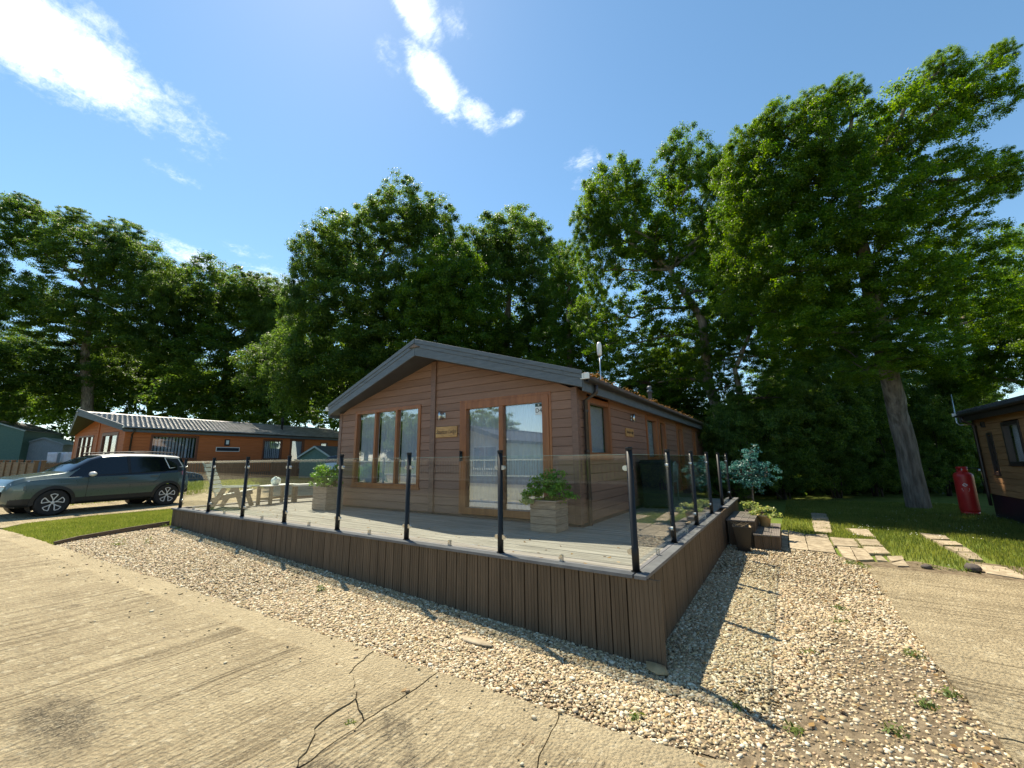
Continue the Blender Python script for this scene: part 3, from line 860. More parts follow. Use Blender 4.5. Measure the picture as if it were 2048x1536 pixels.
def opening(root, mp, o, mats):
    """a framed window or door set in a wall"""
    a0, a1, z0, z1 = o['a0'], o['a1'], o['z0'], o['z1']
    fw = o.get('fw', 0.06); d0, d1 = -0.06, 0.042
    fr = MB()
    abox(fr, mp, a0 - .025, a0 + fw, d0, d1, z0 - .02, z1 + .025); abox(fr, mp, a1 - fw, a1 + .025, d0, d1, z0 - .02, z1 + .025)
    abox(fr, mp, a0 + fw, a1 - fw, d0, d1 - .002, z1 - fw, z1 + .025); abox(fr, mp, a0 + fw, a1 - fw, d0, d1 - .002, z0 - .02, z0 + fw)
    abox(fr, mp, a0 - .05, a1 + .05, d0, d1 + .012, z0 - .05, z0 - .0205) if o.get('sill', True) else None
    edges = [a0 + fw]
    for m in o.get('mull', []):
        w = o.get('mw', .03)
        abox(fr, mp, m - w, m + w, d0, d1 - .004, z0 + fw, z1 - fw); edges += [m - w, m + w]
    edges.append(a1 - fw)
    if o.get('bar'):
        abox(fr, mp, a0 + fw, a1 - fw, d0, d1 - .012, o['bar'] - .02, o['bar'] + .02)
    if o['kind'] == 'door':       # stepped outer lining of the sliding door
        abox(fr, mp, a0 - .07, a0 - .026, d0, .030, z0 - .02, z1 + .07); abox(fr, mp, a1 + .026, a1 + .07, d0, .030, z0 - .02, z1 + .07)
        abox(fr, mp, a0 - .026, a1 + .026, d0, .028, z1 + .026, z1 + .07)
    w = fr.build(o['kind'], mats['frame'], root, False, .004)
    for i in range(0, len(edges), 2):
        e0, e1 = edges[i], edges[i + 1]
        g = MB(); abox(g, mp, e0 - .005, e1 + .005, -.022, -.016, z0 + fw - .005, z1 - fw + .005); g.build('pane', M['window'], w)
        pit = o.get('slat', .085)
        if o.get('blind', True):
            gap = o.get('gap', 0.0); n = max(1, int((e1 - e0) / pit)); p_ = (e1 - e0) / n
            runs = [(e0, e1)] if not gap else [(e0 + k * p_, e0 + (k + 1 - gap) * p_) for k in range(n)]
            rb = random.Random(int(abs(e0) * 1000)); bl = MB()
            for r0, r1 in runs:
                ns = max(2, int((r1 - r0) / pit * 6)); front_, lo_, hi_ = [], z0 + fw + .01, z1 - fw - .01
                ph = rb.uniform(0, 6)
                for k in range(ns + 1):
                    a_ = r0 + (r1 - r0) * k / ns
                    dd = -.10 + .020 * math.sin(a_ * 2 * math.pi / pit + ph) + .006 * math.sin(a_ * 17 + ph * 2) - .012 * rb.random() * (k % 6 == 0)
                    front_ += [mp(a_, dd, lo_), mp(a_, dd, hi_), mp(a_, dd - .004, lo_), mp(a_, dd - .004, hi_)]
                bl.poly(front_, [f for k in range(ns) for f in ((4 * k, 4 * k + 4, 4 * k + 5, 4 * k + 1), (4 * k + 2, 4 * k + 3, 4 * k + 7, 4 * k + 6))])
            bl.build('blind', mats.get('blind', M['blind']), w, True)
    return w


def lodge(name, label, origin, rz, W_, L_, wh, rise, mats, front, right, each=True, each_side=True, floor_drop=0.8, tiles=True, detail=True, prow=0.57, skirt_mat=None):
    root = tag(empty(name, origin, rz), label, 'lodge')
    xr = -W_ / 2; s = rise / (W_ / 2); eo = 0.2
    # core and plain walls
    MB().box(-W_ + .3, -.3, .3, L_ - .3, -.05, wh - .05).build('room_core', M['interior'], root)
    fwall = MB(); abox(fwall, fmap('left', W_, L_), 0.01, L_ - .01, -.05, 0, -.05, wh); abox(fwall, fmap('back', W_, L_), -W_, 0, -.05, 0, -.05, wh)
    fwall.poly([(-W_, L_, wh), (0, L_, wh), (xr, L_, wh + rise), (-W_, L_ - .05, wh), (0, L_ - .05, wh), (xr, L_ - .05, wh + rise)], [(0, 1, 2), (5, 4, 3), (0, 3, 4, 1), (1, 4, 5, 2), (2, 5, 3, 0)])
    fwall.build('rear_wall', mats['clad'], root)
    fw_ = empty('front_wall'); fw_.parent = root
    clad_wall(fw_, 'front', W_, L_, (-W_, 0), 0.0, wh, rise, front, mats['clad'], each)
    rw_ = empty('side_wall'); rw_.parent = root
    clad_wall(rw_, 'right', W_, L_, (0, L_), 0.0, wh - .02, None, right, mats['clad'], each_side)
    sk = MB()
    sk.box(-W_ + .03, -.03, .03, L_ - .03, -floor_drop, -.002)
    sk.build('plinth', skirt_mat or M['soffit'], root)
    # corner trims and ridge post
    MB().box(-.07, .034, -.034, -.0005, 0, wh - .01).build('corner_trim', mats['trim'], root, False, .004)
    MB().box(.0005, .036, -.034 + .035, .075, 0, wh - .01).build('corner_trim', mats['trim'], root, False, .004)
    MB().box(-W_ - .034, -W_ + .07, -.034, -.0005, 0, wh - .01).build('corner_trim', mats['trim'], root, False, .004)
    MB().box(.0005, .034, L_ - .07, L_ + .03, 0, wh - .01).build('corner_trim', M['gutter'], root, False, .004)
    MB().box(xr - .075, xr + .055, -.055, -.0005, 0, wh + rise - .03).build('ridge_post', mats['trim'], root, False, .006)
    for o in front: opening(root, fmap('front', W_, L_), o, mats)
    for o in right: opening(root, fmap('right', W_, L_), o, mats)
    # roof: two slabs, each with its bargeboard
    for sg in (1, -1):
        ex = eo if sg > 0 else -W_ - eo
        ze = wh - s * eo
        b = [(xr, -prow, wh + rise), (ex, -.2, ze), (ex, L_ + .2, ze), (xr, L_ + .2, wh + rise)]
        t = [(x, y, z + .13) for x, y, z in b]
        mb = MB(); hexa(mb, b if sg > 0 else b[::-1], t if sg > 0 else t[::-1]); sl = mb.build('roof', mats['soffit'], root)
        ap, en = Vector((xr, -prow, wh + rise)), Vector((ex + sg * .02, -.2, ze))
        n = Vector((-(en.y - ap.y), (en.x - ap.x), 0)).normalized()
        if n.y > 0: n = -n

        def strip(k0, k1, proud, nm, mat):
            hA, hE = .335, .27
            m2 = MB(); base = []
            for (p, h) in ((ap, hA), (en, hE)):
                base.append((p + Vector((0, 0, h * k0 - .01)), p + Vector((0, 0, h * k1 - .01))))
            (a_lo, a_hi), (e_lo, e_hi) = base; o_ = n * proud; i_ = n * .001
            hexa(m2, [a_lo + i_, e_lo + i_, e_lo + o_, a_lo + o_], [a_hi + i_, e_hi + i_, e_hi + o_, a_hi + o_])
            m2.build(nm, mat, sl, False, .004)
        strip(0, .50, .030, 'bargeboard', mats['fascia']); strip(.505, .74, .040, 'bargeboard', mats['fascia']); strip(.745, 1, .052, 'bargeboard', mats['fascia'])
        # eave fascia board and gutter
        fb = MB(); x0, x1 = (ex + .001, ex + .026) if sg > 0 else (ex - .026, ex - .001)
        fb.box(x0, x1, -.19, L_ + .2, ze - .06, ze + .13); fb.build('eave_board', mats['fascia'], root, False, .003)
        gx = ex + sg * .075
        gut = MB(); prof = []
        for k in range(9):
            a = math.pi + math.pi * k / 8; prof.append((gx + .05 * math.cos(a), ze + .13 + .055 * math.sin(a)))
        for k in range(9):
            a = 2 * math.pi - math.pi * k / 8; prof.append((gx + .044 * math.cos(a), ze + .131 + .049 * math.sin(a)))
        gut.prism(prof, -.16, L_ + .18); gut.build('gutter', M['gutter'], root)
        MB().box(min(ex, ex + sg * .14), max(ex, ex + sg * .14), -.235, -.20, ze + .115, ze + .21).build('verge_end', M['white_plastic'], root, False, .004)
        # tile courses
        if tiles:
            hw = abs(ex - xr) + .06; sl_len = math.hypot(hw, hw * s); nc = max(4, int(round(sl_len / .37)))
            for c in range(nc):
                k0, k1 = c / nc, (c + 1) / nc + .015           # from eave to ridge
                rows = []
                ny = int((L_ + .46 + prow) / .025)
                for kk, lift in ((k0, .095), (k0 + .0, .018), (k0 + .02, .066), (k1, .022)):
                    kk = min(kk, 1); x = ex + sg * .06 + (xr - ex - sg * .06) * kk; zz = ze + .13 - s * .06 + (wh + rise - ze + s * .06) * kk
                    ys = -.24 - (prow - .2) * kk
                    yy = np.linspace(ys, L_ + .22, ny)
                    wv = .014 * np.maximum(0, np.sin((yy + (0.10 if c % 2 else 0)) * 2 * math.pi / .2)) ** .7 if lift != .018 else yy * 0
                    rows.append(np.stack([np.full(ny, x), yy, zz + lift + wv], -1))
                rows = [rows[1], rows[0], rows[3]]
                V = np.concatenate(rows); ix = np.arange(3 * ny).reshape(3, ny)
                Fq = np.stack([ix[:-1, :-1], ix[1:, :-1], ix[1:, 1:], ix[:-1, 1:]], -1).reshape(-1, 4)
                if sg < 0: Fq = Fq[:, ::-1]
                link('tile_course', np_mesh('tile_course', V, Fq), mats['tile'], sl)
    rc = MB(); zr = wh + rise + .13 + .05
    rc.poly([(xr - .14, -prow - .06, zr - .03), (xr, -prow - .06, zr + .035), (xr + .14, -prow - .06, zr - .03), (xr - .14, L_ + .25, zr - .03), (xr, L_ + .25, zr + .035), (xr + .14, L_ + .25, zr - .03)],
            [(0, 1, 4, 3), (1, 2, 5, 4), (0, 2, 1), (3, 4, 5), (0, 3, 5, 2)])
    rc.build('ridge_cap', mats['tile'], root)
    # downpipe at the front corner of the visible side
    ze = wh - s * eo
    dp = MB(); dp.tube([(eo + .075, .22, ze + .08), (eo + .07, .22, ze - .04), (.075, .22, ze - .16), (.075, .22, -.02), (.075, .22, -.3)], .036, 10)
    dpo = dp.build('downpipe', M['gutter'], root, True)
    for z in (.35, 1.1, 1.75): MB().lathe([(.036, 0), (.046, .004), (.046, .035), (.036, .04)], 10, (.075, .22, z)).build('pipe_clip', M['gutter'], dpo)
    return root


def wall_lamp(root, mp, a, z, mat):
    l = empty('wall_lamp'); l.parent = root
    b = MB()
    c = mp(a + .05, .022, z)
    q = MB(); pr = []
    abox(q, mp, a + .005, a + .095, .022, .038, z - .055, z + .055); q.build('back_plate', mat, l, False, .01)
    q = MB(); abox(q, mp, a - .01, a + .04, .038, .06, z - .02, z + .02); q.build('arm', mat, l)
    x, y, zz = mp(a - .005, .085, z - .085)
    q = MB(); q.lathe([(0, 0), (.033, 0), (.033, .17), (0, .17)], 14, (x, y, zz)); q.build('tube', mat, l, True)
    return l


main_mats = dict(clad=M['clad'], trim=M['trim_brown'], frame=M['frame'], fascia=M['fascia'], soffit=M['soffit'], tile=M['tile_brown'])
X0, Y0 = -1.52, 2.2
def fx(x): return x - X0
def sy_(y): return y - Y0


front_ops = [dict(kind='window', a0=fx(-7.16), a1=fx(-5.04), z0=.47, z1=2.13, mull=[fx(-6.455), fx(-5.755)], fw=.05, slat=.09),
             dict(kind='door', a0=fx(-3.885), a1=fx(-2.03), z0=.045, z1=2.055, mull=[fx(-2.985)], mw=.045, fw=.10, slat=.085, sill=False)]
right_ops = [dict(kind='window', a0=sy_(2.62), a1=sy_(3.66), z0=1.03, z1=2.02, fw=.07, slat=1.2),
             dict(kind='window', a0=sy_(6.15), a1=sy_(7.15), z0=.95, z1=2.0, fw=.07, slat=1.2),
             dict(kind='window', a0=sy_(7.35), a1=sy_(8.05), z0=.95, z1=2.0, fw=.07, slat=1.2),
             dict(kind='door', a0=sy_(9.55), a1=sy_(10.35), z0=.05, z1=1.98, fw=.1, slat=1.2, sill=False),
             dict(kind='window', a0=sy_(12.1), a1=sy_(12.6), z0=1.1, z1=1.98, fw=.06, slat=1.2)]
L1 = lodge('lodge', 'brown clad lodge with grey gable boards and sliding glass door behind the glass balustrade', (X0, Y0, 0), 0, 6.26, 12.0, 2.16, .88, main_mats, front_ops, right_ops, True, True, .9)
mpf, mpr = fmap('front', 6.26, 12.0), fmap('right', 6.26, 12.0)
wall_lamp(L1, mpf, fx(-4.42), 1.87, M['steel']); wall_lamp(L1, mpr, sy_(4.98), 1.86, M['steel'])
# name boards
sg = MB(); abox(sg, mpf, fx(-4.57), fx(-4.01), .024, .046, 1.44, 1.65); sgo = sg.build('name_board', M['sign_wood'], L1, False, .005)
text('lettering', 'Staunton Lodge', .118, M['ink'], sgo, (fx(-4.29), -.047, 1.545), (math.pi / 2, 0, 0), .28, sx=.70)
sg = MB(); abox(sg, mpr, sy_(4.55), sy_(5.06), .024, .046, 1.45, 1.62); sgo = sg.build('name_board', M['sign_wood'], L1, False, .005)
text('lettering', 'Staunton Lodge', .09, M['ink'], sgo, (.047, sy_(4.805), 1.54), (math.pi / 2, 0, math.pi / 2), .28, sx=.78)
# plot number card inside the door pane
cd = MB(); abox(cd, mpf, fx(-2.290), fx(-2.150), -.014, -.011, 1.745, 1.885); cdo = cd.build('number_card', M['card'], L1)
text('lettering', 'D4', .105, M['ink'], cdo, (fx(-2.22), .0105, 1.815), (math.pi / 2, 0, 0), 0)
cd = MB(); abox(cd, mpf, fx(-2.290), fx(-2.150), -.014, -.011, 1.886, 1.94); cdo = cd.build('card_header', M['card_green'], L1)
cd = MB(); abox(cd, mpf, fx(-2.235), fx(-2.205), -.011, -.010, 1.905, 1.922); cd.build('header_mark', M['card'], cdo)
# door handle, aerial, flue
hd = MB(); abox(hd, mpf, fx(-3.90), fx(-3.86), .042, .055, .98, 1.16); abox(hd, mpf, fx(-3.89), fx(-3.87), .055, .085, 1.0, 1.03); abox(hd, mpf, fx(-3.89), fx(-3.87), .055, .085, 1.11, 1.14); abox(hd, mpf, fx(-3.892), fx(-3.868), .085, .105, .97, 1.17)
hd.build('door_handle', M['black_metal'], L1, False, .004)
ae = empty('aerial'); ae.parent = L1
MB().tube([(.10, 1.30, 2.16), (.20, 1.36, 2.17), (.16, 1.38, 2.24), (-.06, 1.38, 2.36), (-.08, 1.38, 2.5), (-.08, 1.38, 3.0)], .014, 8).build('mast', M['steel'], ae, True)
MB().lathe([(0, 0), (.03, 0), (.046, .03), (.046, .22), (.03, .27), (0, .28)], 14, (-.08, 1.38, 2.98)).build('dome', M['white_plastic'], ae, True)
MB().tube([(-.08, 1.38, 2.55), (.0, 1.36, 2.35), (.10, 1.30, 2.12), (.16, 1.22, 2.05)], .006, 6).build('cable', M['car_black'], ae)
fl = empty('flue'); fl.parent = L1
MB().lathe([(.06, 2.4), (.06, 3.05), (.085, 3.05), (.085, 3.10), (.055, 3.10), (.055, 3.16), (.09, 3.18), (.05, 3.25), (0, 3.25)], 14, (-.62, 7.0, 0)).build('pipe', M['fascia'], fl, True)
# old leaves caught along the gutter
# ------------------------------------------------------------------ deck
deck = tag(empty('deck', (0, 0, 0)), 'raised deck of grey weathered boards with ribbed brown skirt round the lodge', 'deck')
DZ = -0.035


def ribbed(w, t, n, h):
    """ribbed board profile, standing: (x across, y out)"""
    pts = [(0, 0), (0, -t)]
    p = w / n
    for i in range(n):
        a = i * p
        if i: pts += [(a - .0022, -t), (a - .0014, -t + h), (a + .0014, -t + h), (a + .0022, -t)]
    pts += [(w, -t), (w, 0)]
    return pts


def extrude_profile(prof, z0, z1):
    mb = MB(); n = len(prof)
    mb.poly([(x, y, z0) for x, y in prof] + [(x, y, z1) for x, y in prof],
            [tuple(range(n - 1, -1, -1)), tuple(range(n, 2 * n))] + [(i, (i + 1) % n, (i + 1) % n + n, i + n) for i in range(n)])
    return mb


skme = extrude_profile(ribbed(.1375, .022, 4, .005), -.95, -.03).mesh('skirt_board'); skme.materials.append(M['skirt'])
sk_f = empty('front_skirt'); sk_f.parent = deck
k = 0
x = -10.46
rr = random.Random(3)
while x < .09:
    o = link('skirt_board', skme, None, sk_f); o.location = (x, -.066 + rr.uniform(-.003, .003), rr.uniform(-.004, .004)); o.rotation_euler = (0, rr.uniform(-.002, .002), 0); x += .1507
sk_s = empty('side_skirt'); sk_s.parent = deck
y = -.085
while y < 8.1:
    o = link('skirt_board', skme, None, sk_s); o.location = (.075 + rr.uniform(-.002, .002), y, rr.uniform(-.004, .004)); o.rotation_euler = (0, 0, math.pi / 2); y += .1507
y = -.085
sk_l = empty('end_skirt'); sk_l.parent = deck
while y < 4.3:
    o = link('skirt_board', skme, None, sk_l); o.location = (-10.44, y + .145, 0); o.rotation_euler = (0, 0, -math.pi / 2); y += .1507
fr_ = MB(); fr_.box(-10.40, .04, -.04, 4.2, -1.0, -.075); fr_.box(-1.50, .04, 4.2, 8.1, -1.0, -.075); fr_.build('subframe', M['timber_dark'], deck)
# walking boards run along X
boards = empty('deck_surface'); boards.parent = deck
def deck_board(x0, x1, y0, w):
    prof = [(0, -.026), (0, -.003), (.003, 0), (w - .003, 0), (w, -.003), (w, -.026)]
    mb = MB(); n = len(prof)
    mb.poly([(x0, y0 + a, b) for a, b in prof] + [(x1, y0 + a, b) for a, b in prof],
            [tuple(range(n)), tuple(range(2 * n - 1, n - 1, -1))] + [(i, i + n, (i + 1) % n + n, (i + 1) % n) for i in range(n)])
    o = mb.build('deck_board', M['deck'], boards); o.location = (0, 0, DZ + rr.uniform(-.0015, .0015))


yy, row = 0.035, 0
while yy < 8.05:
    w = .1325
    if yy < 2.19 - .02: spans = (-10.37, -.035)
    elif yy < 4.15: spans = None
    else: spans = (-1.46, -.035)
    if spans and spans[0] < -5:
        cut = [-10.37, -7.3 if row % 2 else -9.0, -3.8 if row % 2 else -5.4, -1.6 if row % 2 else -2.1, -.035]
        for a, b in zip(cut[:-1], cut[1:]): deck_board(a + .002, b - .002, yy, min(w, 2.195 - yy) if yy < 2.2 else w)
    elif spans: deck_board(spans[0], spans[1], yy, w)
    else:
        deck_board(-1.46, -.035, yy, w); deck_board(-10.37, -7.86, yy, w)
    yy += .1435; row += 1
# edging boards on the rim, in which the posts stand
edging = empty('rim'); edging.parent = deck
def rim(x0, x1, y0, y1): MB().box(x0, x1, y0, y1, -.032, 0).build('rim_board', M['cap'], edging, False, .004)


for a, b in ((-10.49, -7.41), (-7.406, -3.81), (-3.806, -.002), ): rim(a, b, -.118, .029)
for a, b in ((-.002 + .004, 1.9), (1.904, 4.83)): rim(.012, .118, a if a > .01 else -.118, b); rim(-.032, .008, max(a, .033), b)
rim(.012, .13, 5.78, 8.14); rim(-.032, .008, 5.78, 8.14)
rim(-10.49, -10.38, .033, 4.25)

# ------------------------------------------------------------------ glass balustrade
bal = tag(empty('glass_balustrade', (0, 0, 0)), 'clear glass balustrade on black posts along the deck edge', 'balustrade')
front_x = [0] + [-1.478 * i for i in range(1, 8)]
posts = [(x, 0) for x in front_x] + [(0, y) for y in (1.50, 3.02, 4.535, 6.09, 7.57)]
pm = MB().lathe([(0, 0), (.033, 0), (.033, .20), (.030, .205), (.030, 1.075), (0, 1.076)], 12).mesh('post'); pm.materials.append(M['black_metal'])
pm.polygons.foreach_set('use_smooth', np.ones(len(pm.polygons), bool))
cm = MB().lathe([(0, 1.072), (.033, 1.072), (.034, 1.09), (.030, 1.10), (0, 1.101)], 12).mesh('post_cap'); cm.materials.append(M['black_metal'])
bm_ = MB().lathe([(0, 0), (.045, 0), (.045, .006), (0, .007)], 12).mesh('base_plate'); bm_.materials.append(M['black_metal'])
# D-shaped clamp reaching along +x
cl = MB(); prof = [(.02, -.024), (.045, -.024)] + [(.045 + .024 * math.sin(a), -.024 * math.cos(a)) for a in np.linspace(.3, math.pi - .3, 7)] + [(.045, .024), (.02, .024)]
cl.prism(prof, -.014, .014)
clm = cl.mesh('clamp'); clm.materials.append(M['steel'])
clip = MB(); clip.box(-.016, .016, -.020, .020, 0, .008); clip.box(-.014, .014, -.018, -.006, .008, .06); clip.box(-.014, .014, .006, .018, .008, .06)
clipm = clip.mesh('foot_clip'); clipm.materials.append(M['steel'])
PTS = {}
for x, y in posts:
    p = link('post', pm, None, bal); p.location = (x, y, 0)
    link('post_cap', cm, None, p); link('base_plate', bm_, None, p)
    PTS[(x, y)] = p
def pane(a, b, top=1.03):
    A_, B_ = Vector((*a, 0)), Vector((*b, 0)); d = (B_ - A_).normalized(); ang = math.atan2(d.y, d.x)
    ln = (B_ - A_).length
    g = MB(); g.box(.036, ln - .036, -.005, .005, .045, top); go = g.build('glass_panel', M['glass'], bal)
    go.location = A_; go.rotation_euler = (0, 0, ang)
    e = MB(); e.box(.036, ln - .036, -.0048, .0048, top + .0002, top + .0022); e.build('polished_edge', M['glass_edge'], go)
    for z in (.165, .905):
        for q, r in ((A_, ang), (B_, ang + math.pi)):
            c = link('clamp', clm, None, PTS[tuple(q)[:2]] if tuple(q)[:2] in PTS else bal)
            c.location = (0, 0, z); c.rotation_euler = (0, 0, r)
    f = link('foot_clip', clipm, None, bal); f.location = A_ + d * ln / 2; f.rotation_euler = (0, 0, ang)


PTS = {(float(np.float32(a)), float(np.float32(b))): v for (a, b), v in PTS.items()}
for a, b in zip(front_x[:-1], front_x[1:]): pane((a, 0), (b, 0))
for a, b in zip([0, 1.5, 3.02], [1.5, 3.02, 4.535]): pane((0, a), (0, b))
pane((0, 6.09), (0, 7.57))

# ------------------------------------------------------------------ steps beside the deck
st = tag(empty('wooden_steps', (0, 0, 0)), 'two grey composite steps leading up to the deck', 'steps')
gzs = float(gz(.6, 5.6))
def tread(x0, x1, y0, y1, z, n, nm):
    p = (x1 - x0) / n
    for i in range(n):
        prof = [(a + x0 + i * p, b) for a, b in ((0, 0), (0, .024))]
        pts = []
        m_ = 5; q = (p - .006) / m_
        for j in range(m_):
            a = x0 + i * p + j * q
            pts += [(a + .002, z), (a + q - .004, z), (a + q - .003, z - .004), (a + q - .001, z - .004)] if j < m_ - 1 else [(a + .002, z), (a + q, z)]
        pts += [(x0 + i * p + p - .006, z - .024), (x0 + i * p, z - .024)]
        MB().prism(pts, y0, y1).build(nm, M['step'], st)


tread(.12, .60, 5.42, 6.95, -.20, 4, 'tread_board'); tread(.56, .985, 5.32, 7.0, -.42, 3, 'tread_board')
def riser(x0, x1, y, z0, z1):
    n = max(1, round((x1 - x0) / .1507)); p = (x1 - x0) / n
    for i in range(n):
        o = extrude_profile([(a * (p - .006) / .1415 + x0 + i * p, b + y) for a, b in ribbed(.1415, .02, 4, .005)], z0, z1).build('riser_board', M['skirt'], st)


riser(.13, .58, 5.47, gzs - .05, -.226); riser(.57, .975, 5.36, gzs - .05, -.446)
MB().box(.575, .592, 5.475, 6.93, gzs - .05, -.226).build('riser_end', M['skirt'], st); MB().box(.955, .975, 5.365, 6.98, gzs - .05, -.446).build('riser_end', M['skirt'], st)
MB().box(.14, .57, 6.9, 6.93, gzs - .05, -.226).build('riser_end', M['skirt'], st)
# ------------------------------------------------------------------ other lodges
nb_mats = dict(clad=M['clad_nb'], trim=M['clad_nb'], frame=M['trim_nb'], fascia=M['fascia'], soffit=M['soffit'], tile=M['tile'])
nb_o = Vector((-24.95, 2.31, .44)); nb_rz = math.radians(5)
nb_front = [dict(kind='window', a0=-5.7, a1=-3.75, z0=.35, z1=2.0, mull=[-5.05, -4.4], fw=.05, blind=False, bar=1.45),
            dict(kind='door', a0=-2.6, a1=-.75, z0=.03, z1=2.02, mull=[-1.7], fw=.09, blind=False, sill=False)]
nb_side = [dict(kind='window', a0=1.0, a1=3.05, z0=.75, z1=1.95, fw=.07, slat=.14, gap=.45), dict(kind='window', a0=6.55, a1=7.75, z0=.72, z1=1.9, fw=.06, slat=.11, gap=.35),
           dict(kind='door', a0=8.35, a1=9.25, z0=.03, z1=1.98, fw=.08, blind=True, slat=.9, sill=False), dict(kind='window', a0=10.55, a1=11.1, z0=.8, z1=1.85, fw=.05, slat=.6), dict(kind='window', a0=12.0, a1=12.6, z0=1.1, z1=1.8, fw=.05, blind=False)]
L2 = lodge('lodge', 'orange brown lodge with pale tiled roof beyond the parked green car', nb_o, nb_rz, 6.3, 13.4, 2.16, .80, nb_mats, nb_front, nb_side, False, False, .9, True, prow=.9)
mp2 = fmap('right', 6.3, 13.4)
q = MB(); abox(q, mp2, 4.35, 4.62, .024, .08, 1.5, 1.86); q.build('wall_lamp', M['car_black'], L2, False, .01)
q = MB(); abox(q, mp2, 4.41, 4.56, .08, .10, 1.58, 1.8); q.build('lamp_glass', M['card'], L2, False, .01)
q = MB(); abox(q, mp2, 3.95, 5.2, .024, .045, 1.17, 1.42); sgo = q.build('name_board', M['card'], L2, False, .005)
q = MB(); abox(q, mp2, 3.985, 5.165, .045, .052, 1.205, 1.385); q.build('name_panel', M['sign_navy'], sgo)
fl = empty('flue'); fl.parent = L2
MB().lathe([(.07, 2.5), (.07, 3.25), (.10, 3.25), (.10, 3.32), (.06, 3.33), (.06, 3.42), (.11, 3.45), (.05, 3.55), (0, 3.55)], 12, (-1.5, 8.6, 0)).build('pipe', M['car_black'], fl, True)

rt_mats = dict(clad=M['clad_rt'], trim=M['gutter'], frame=M['gutter'], fascia=M['gutter'], soffit=M['soffit'], tile=M['tile_dark'])
rt_side = [dict(kind='window', a0=.78, a1=1.06, z0=.55, z1=1.55, fw=.04, slat=.5), dict(kind='window', a0=1.75, a1=2.6, z0=.8, z1=1.75, fw=.05, slat=.5)]
L3 = lodge('lodge', 'dark trimmed tan lodge at the right edge behind the red gas cylinder', (5.68, 12.62, -.02), math.pi, 6.2, 11.5, 2.03, .80, rt_mats, [], rt_side, False, True, .75, True, skirt_mat=M['sign_navy'])
q = MB(); abox(q, fmap('right', 6.2, 11.5), .72, .80, .024, .09, 1.72, 1.86); q.build('wall_lamp', M['car_black'], L3)
ae = empty('aerial'); ae.parent = L3
MB().tube([(.05, -.1, 1.85), (.22, -.22, 1.85), (.27, -.25, 1.92), (.27, -.25, 2.75)], .016, 8).build('mast', M['steel'], ae, True)

op_mats = dict(clad=M['clad_cream'], trim=M['card'], frame=M['white_plastic'], fascia=M['tile_dark'], soffit=M['soffit'], tile=M['tile_dark'])
op_front = [dict(kind='window', a0=-5.6, a1=-3.6, z0=.5, z1=2.0, mull=[-4.6], fw=.06), dict(kind='door', a0=-2.5, a1=-.6, z0=.03, z1=2.02, mull=[-1.55], fw=.08, sill=False)]
L4 = lodge('lodge', 'cream lodge across the road seen mirrored in the sliding door', (-20.3, -14.0, -.1), math.pi, 6.3, 12, 2.3, 1.0, op_mats, op_front, [], False, False, .9, False)
wf = tag(empty('picket_rail', (0, 0, 0)), 'pale picket rail of the deck across the road seen mirrored in the glass', 'railing')
pk = MB().box(-.03, .03, -.012, .012, .12, .95).mesh('picket'); pk.materials.append(M['chair_wood'])
for i in range(150):
    o = link('picket', pk, None, wf); o.location = (-24 + i * .17, -11.6, 0)
MB().box(-60, -24.2, -11.60, -11.57, .05, .95).build('field_screen', M['timber_dark'], wf); MB().box(-60, 1.6, -11.64, -11.56, .95, 1.02).build('top_rail', M['white_paint'], wf); MB().box(-24.1, 1.6, -11.62, -11.58, .05, .12).build('bottom_rail', M['white_paint'], wf)  # solid panel added to keep the field behind it out of the glass reflections
MB().box(-60, 4, -13.9, -11.55, -.9, .04).build('deck_skirt', M['timber_dark'], wf)

# neighbour's brown balustrade
fence = tag(empty('brown_fence', (0, 0, 0)), 'brown panelled balustrade in front of the orange brown lodge', 'fence')
fa, fb_, fc = (-33.5, -1.0), (-23.75, -.5), (-24.6, 12.0)
def fence_run(a, b, pitch, pickets):
    d = np.array(b) - np.array(a); L = np.linalg.norm(d); d /= L; n = int(round(L / pitch)); ang = math.atan2(d[1], d[0])
    for i in range(n + 1):
        p = np.array(a) + d * L * i / n; z = float(gz(*p))
        mb = MB(); mb.box(-.06, .06, -.06, .06, -.1, 1.05); mb.box(-.075, .075, -.075, .075, 1.05, 1.09); o = mb.build('post', M['fence_brown'], fence, False, .006); o.location = (p[0], p[1], z); o.rotation_euler = (0, 0, ang)
        if i == n: break
        m = np.array(a) + d * L * (i + .5) / n; w = L / n - .13; zz = float(gz(*m))
        mb = MB()
        if pickets and i % 2:
            mb.box(-w / 2, w / 2, -.03, .03, .93, .99); mb.box(-w / 2, w / 2, -.03, .03, .12, .18)
            for k in range(int(w / .12)): mb.box(-w / 2 + .05 + k * .12, -w / 2 + .09 + k * .12, -.015, .015, .18, .93)
        else:
            for k in range(6): mb.box(-w / 2, w / 2, -.014 - .004 * (k % 2), .014, .06 + k * .15, .204 + k * .15)
            mb.box(-w / 2, w / 2, -.03, .03, .965, 1.0)
        o = mb.build('panel', M['fence_brown'], fence); o.location = (m[0], m[1], zz); o.rotation_euler = (0, 0, ang)


fence_run(fa, fb_, 1.3, False); fence_run((fb_[0], fb_[1] + .2), fc, 1.55, True)


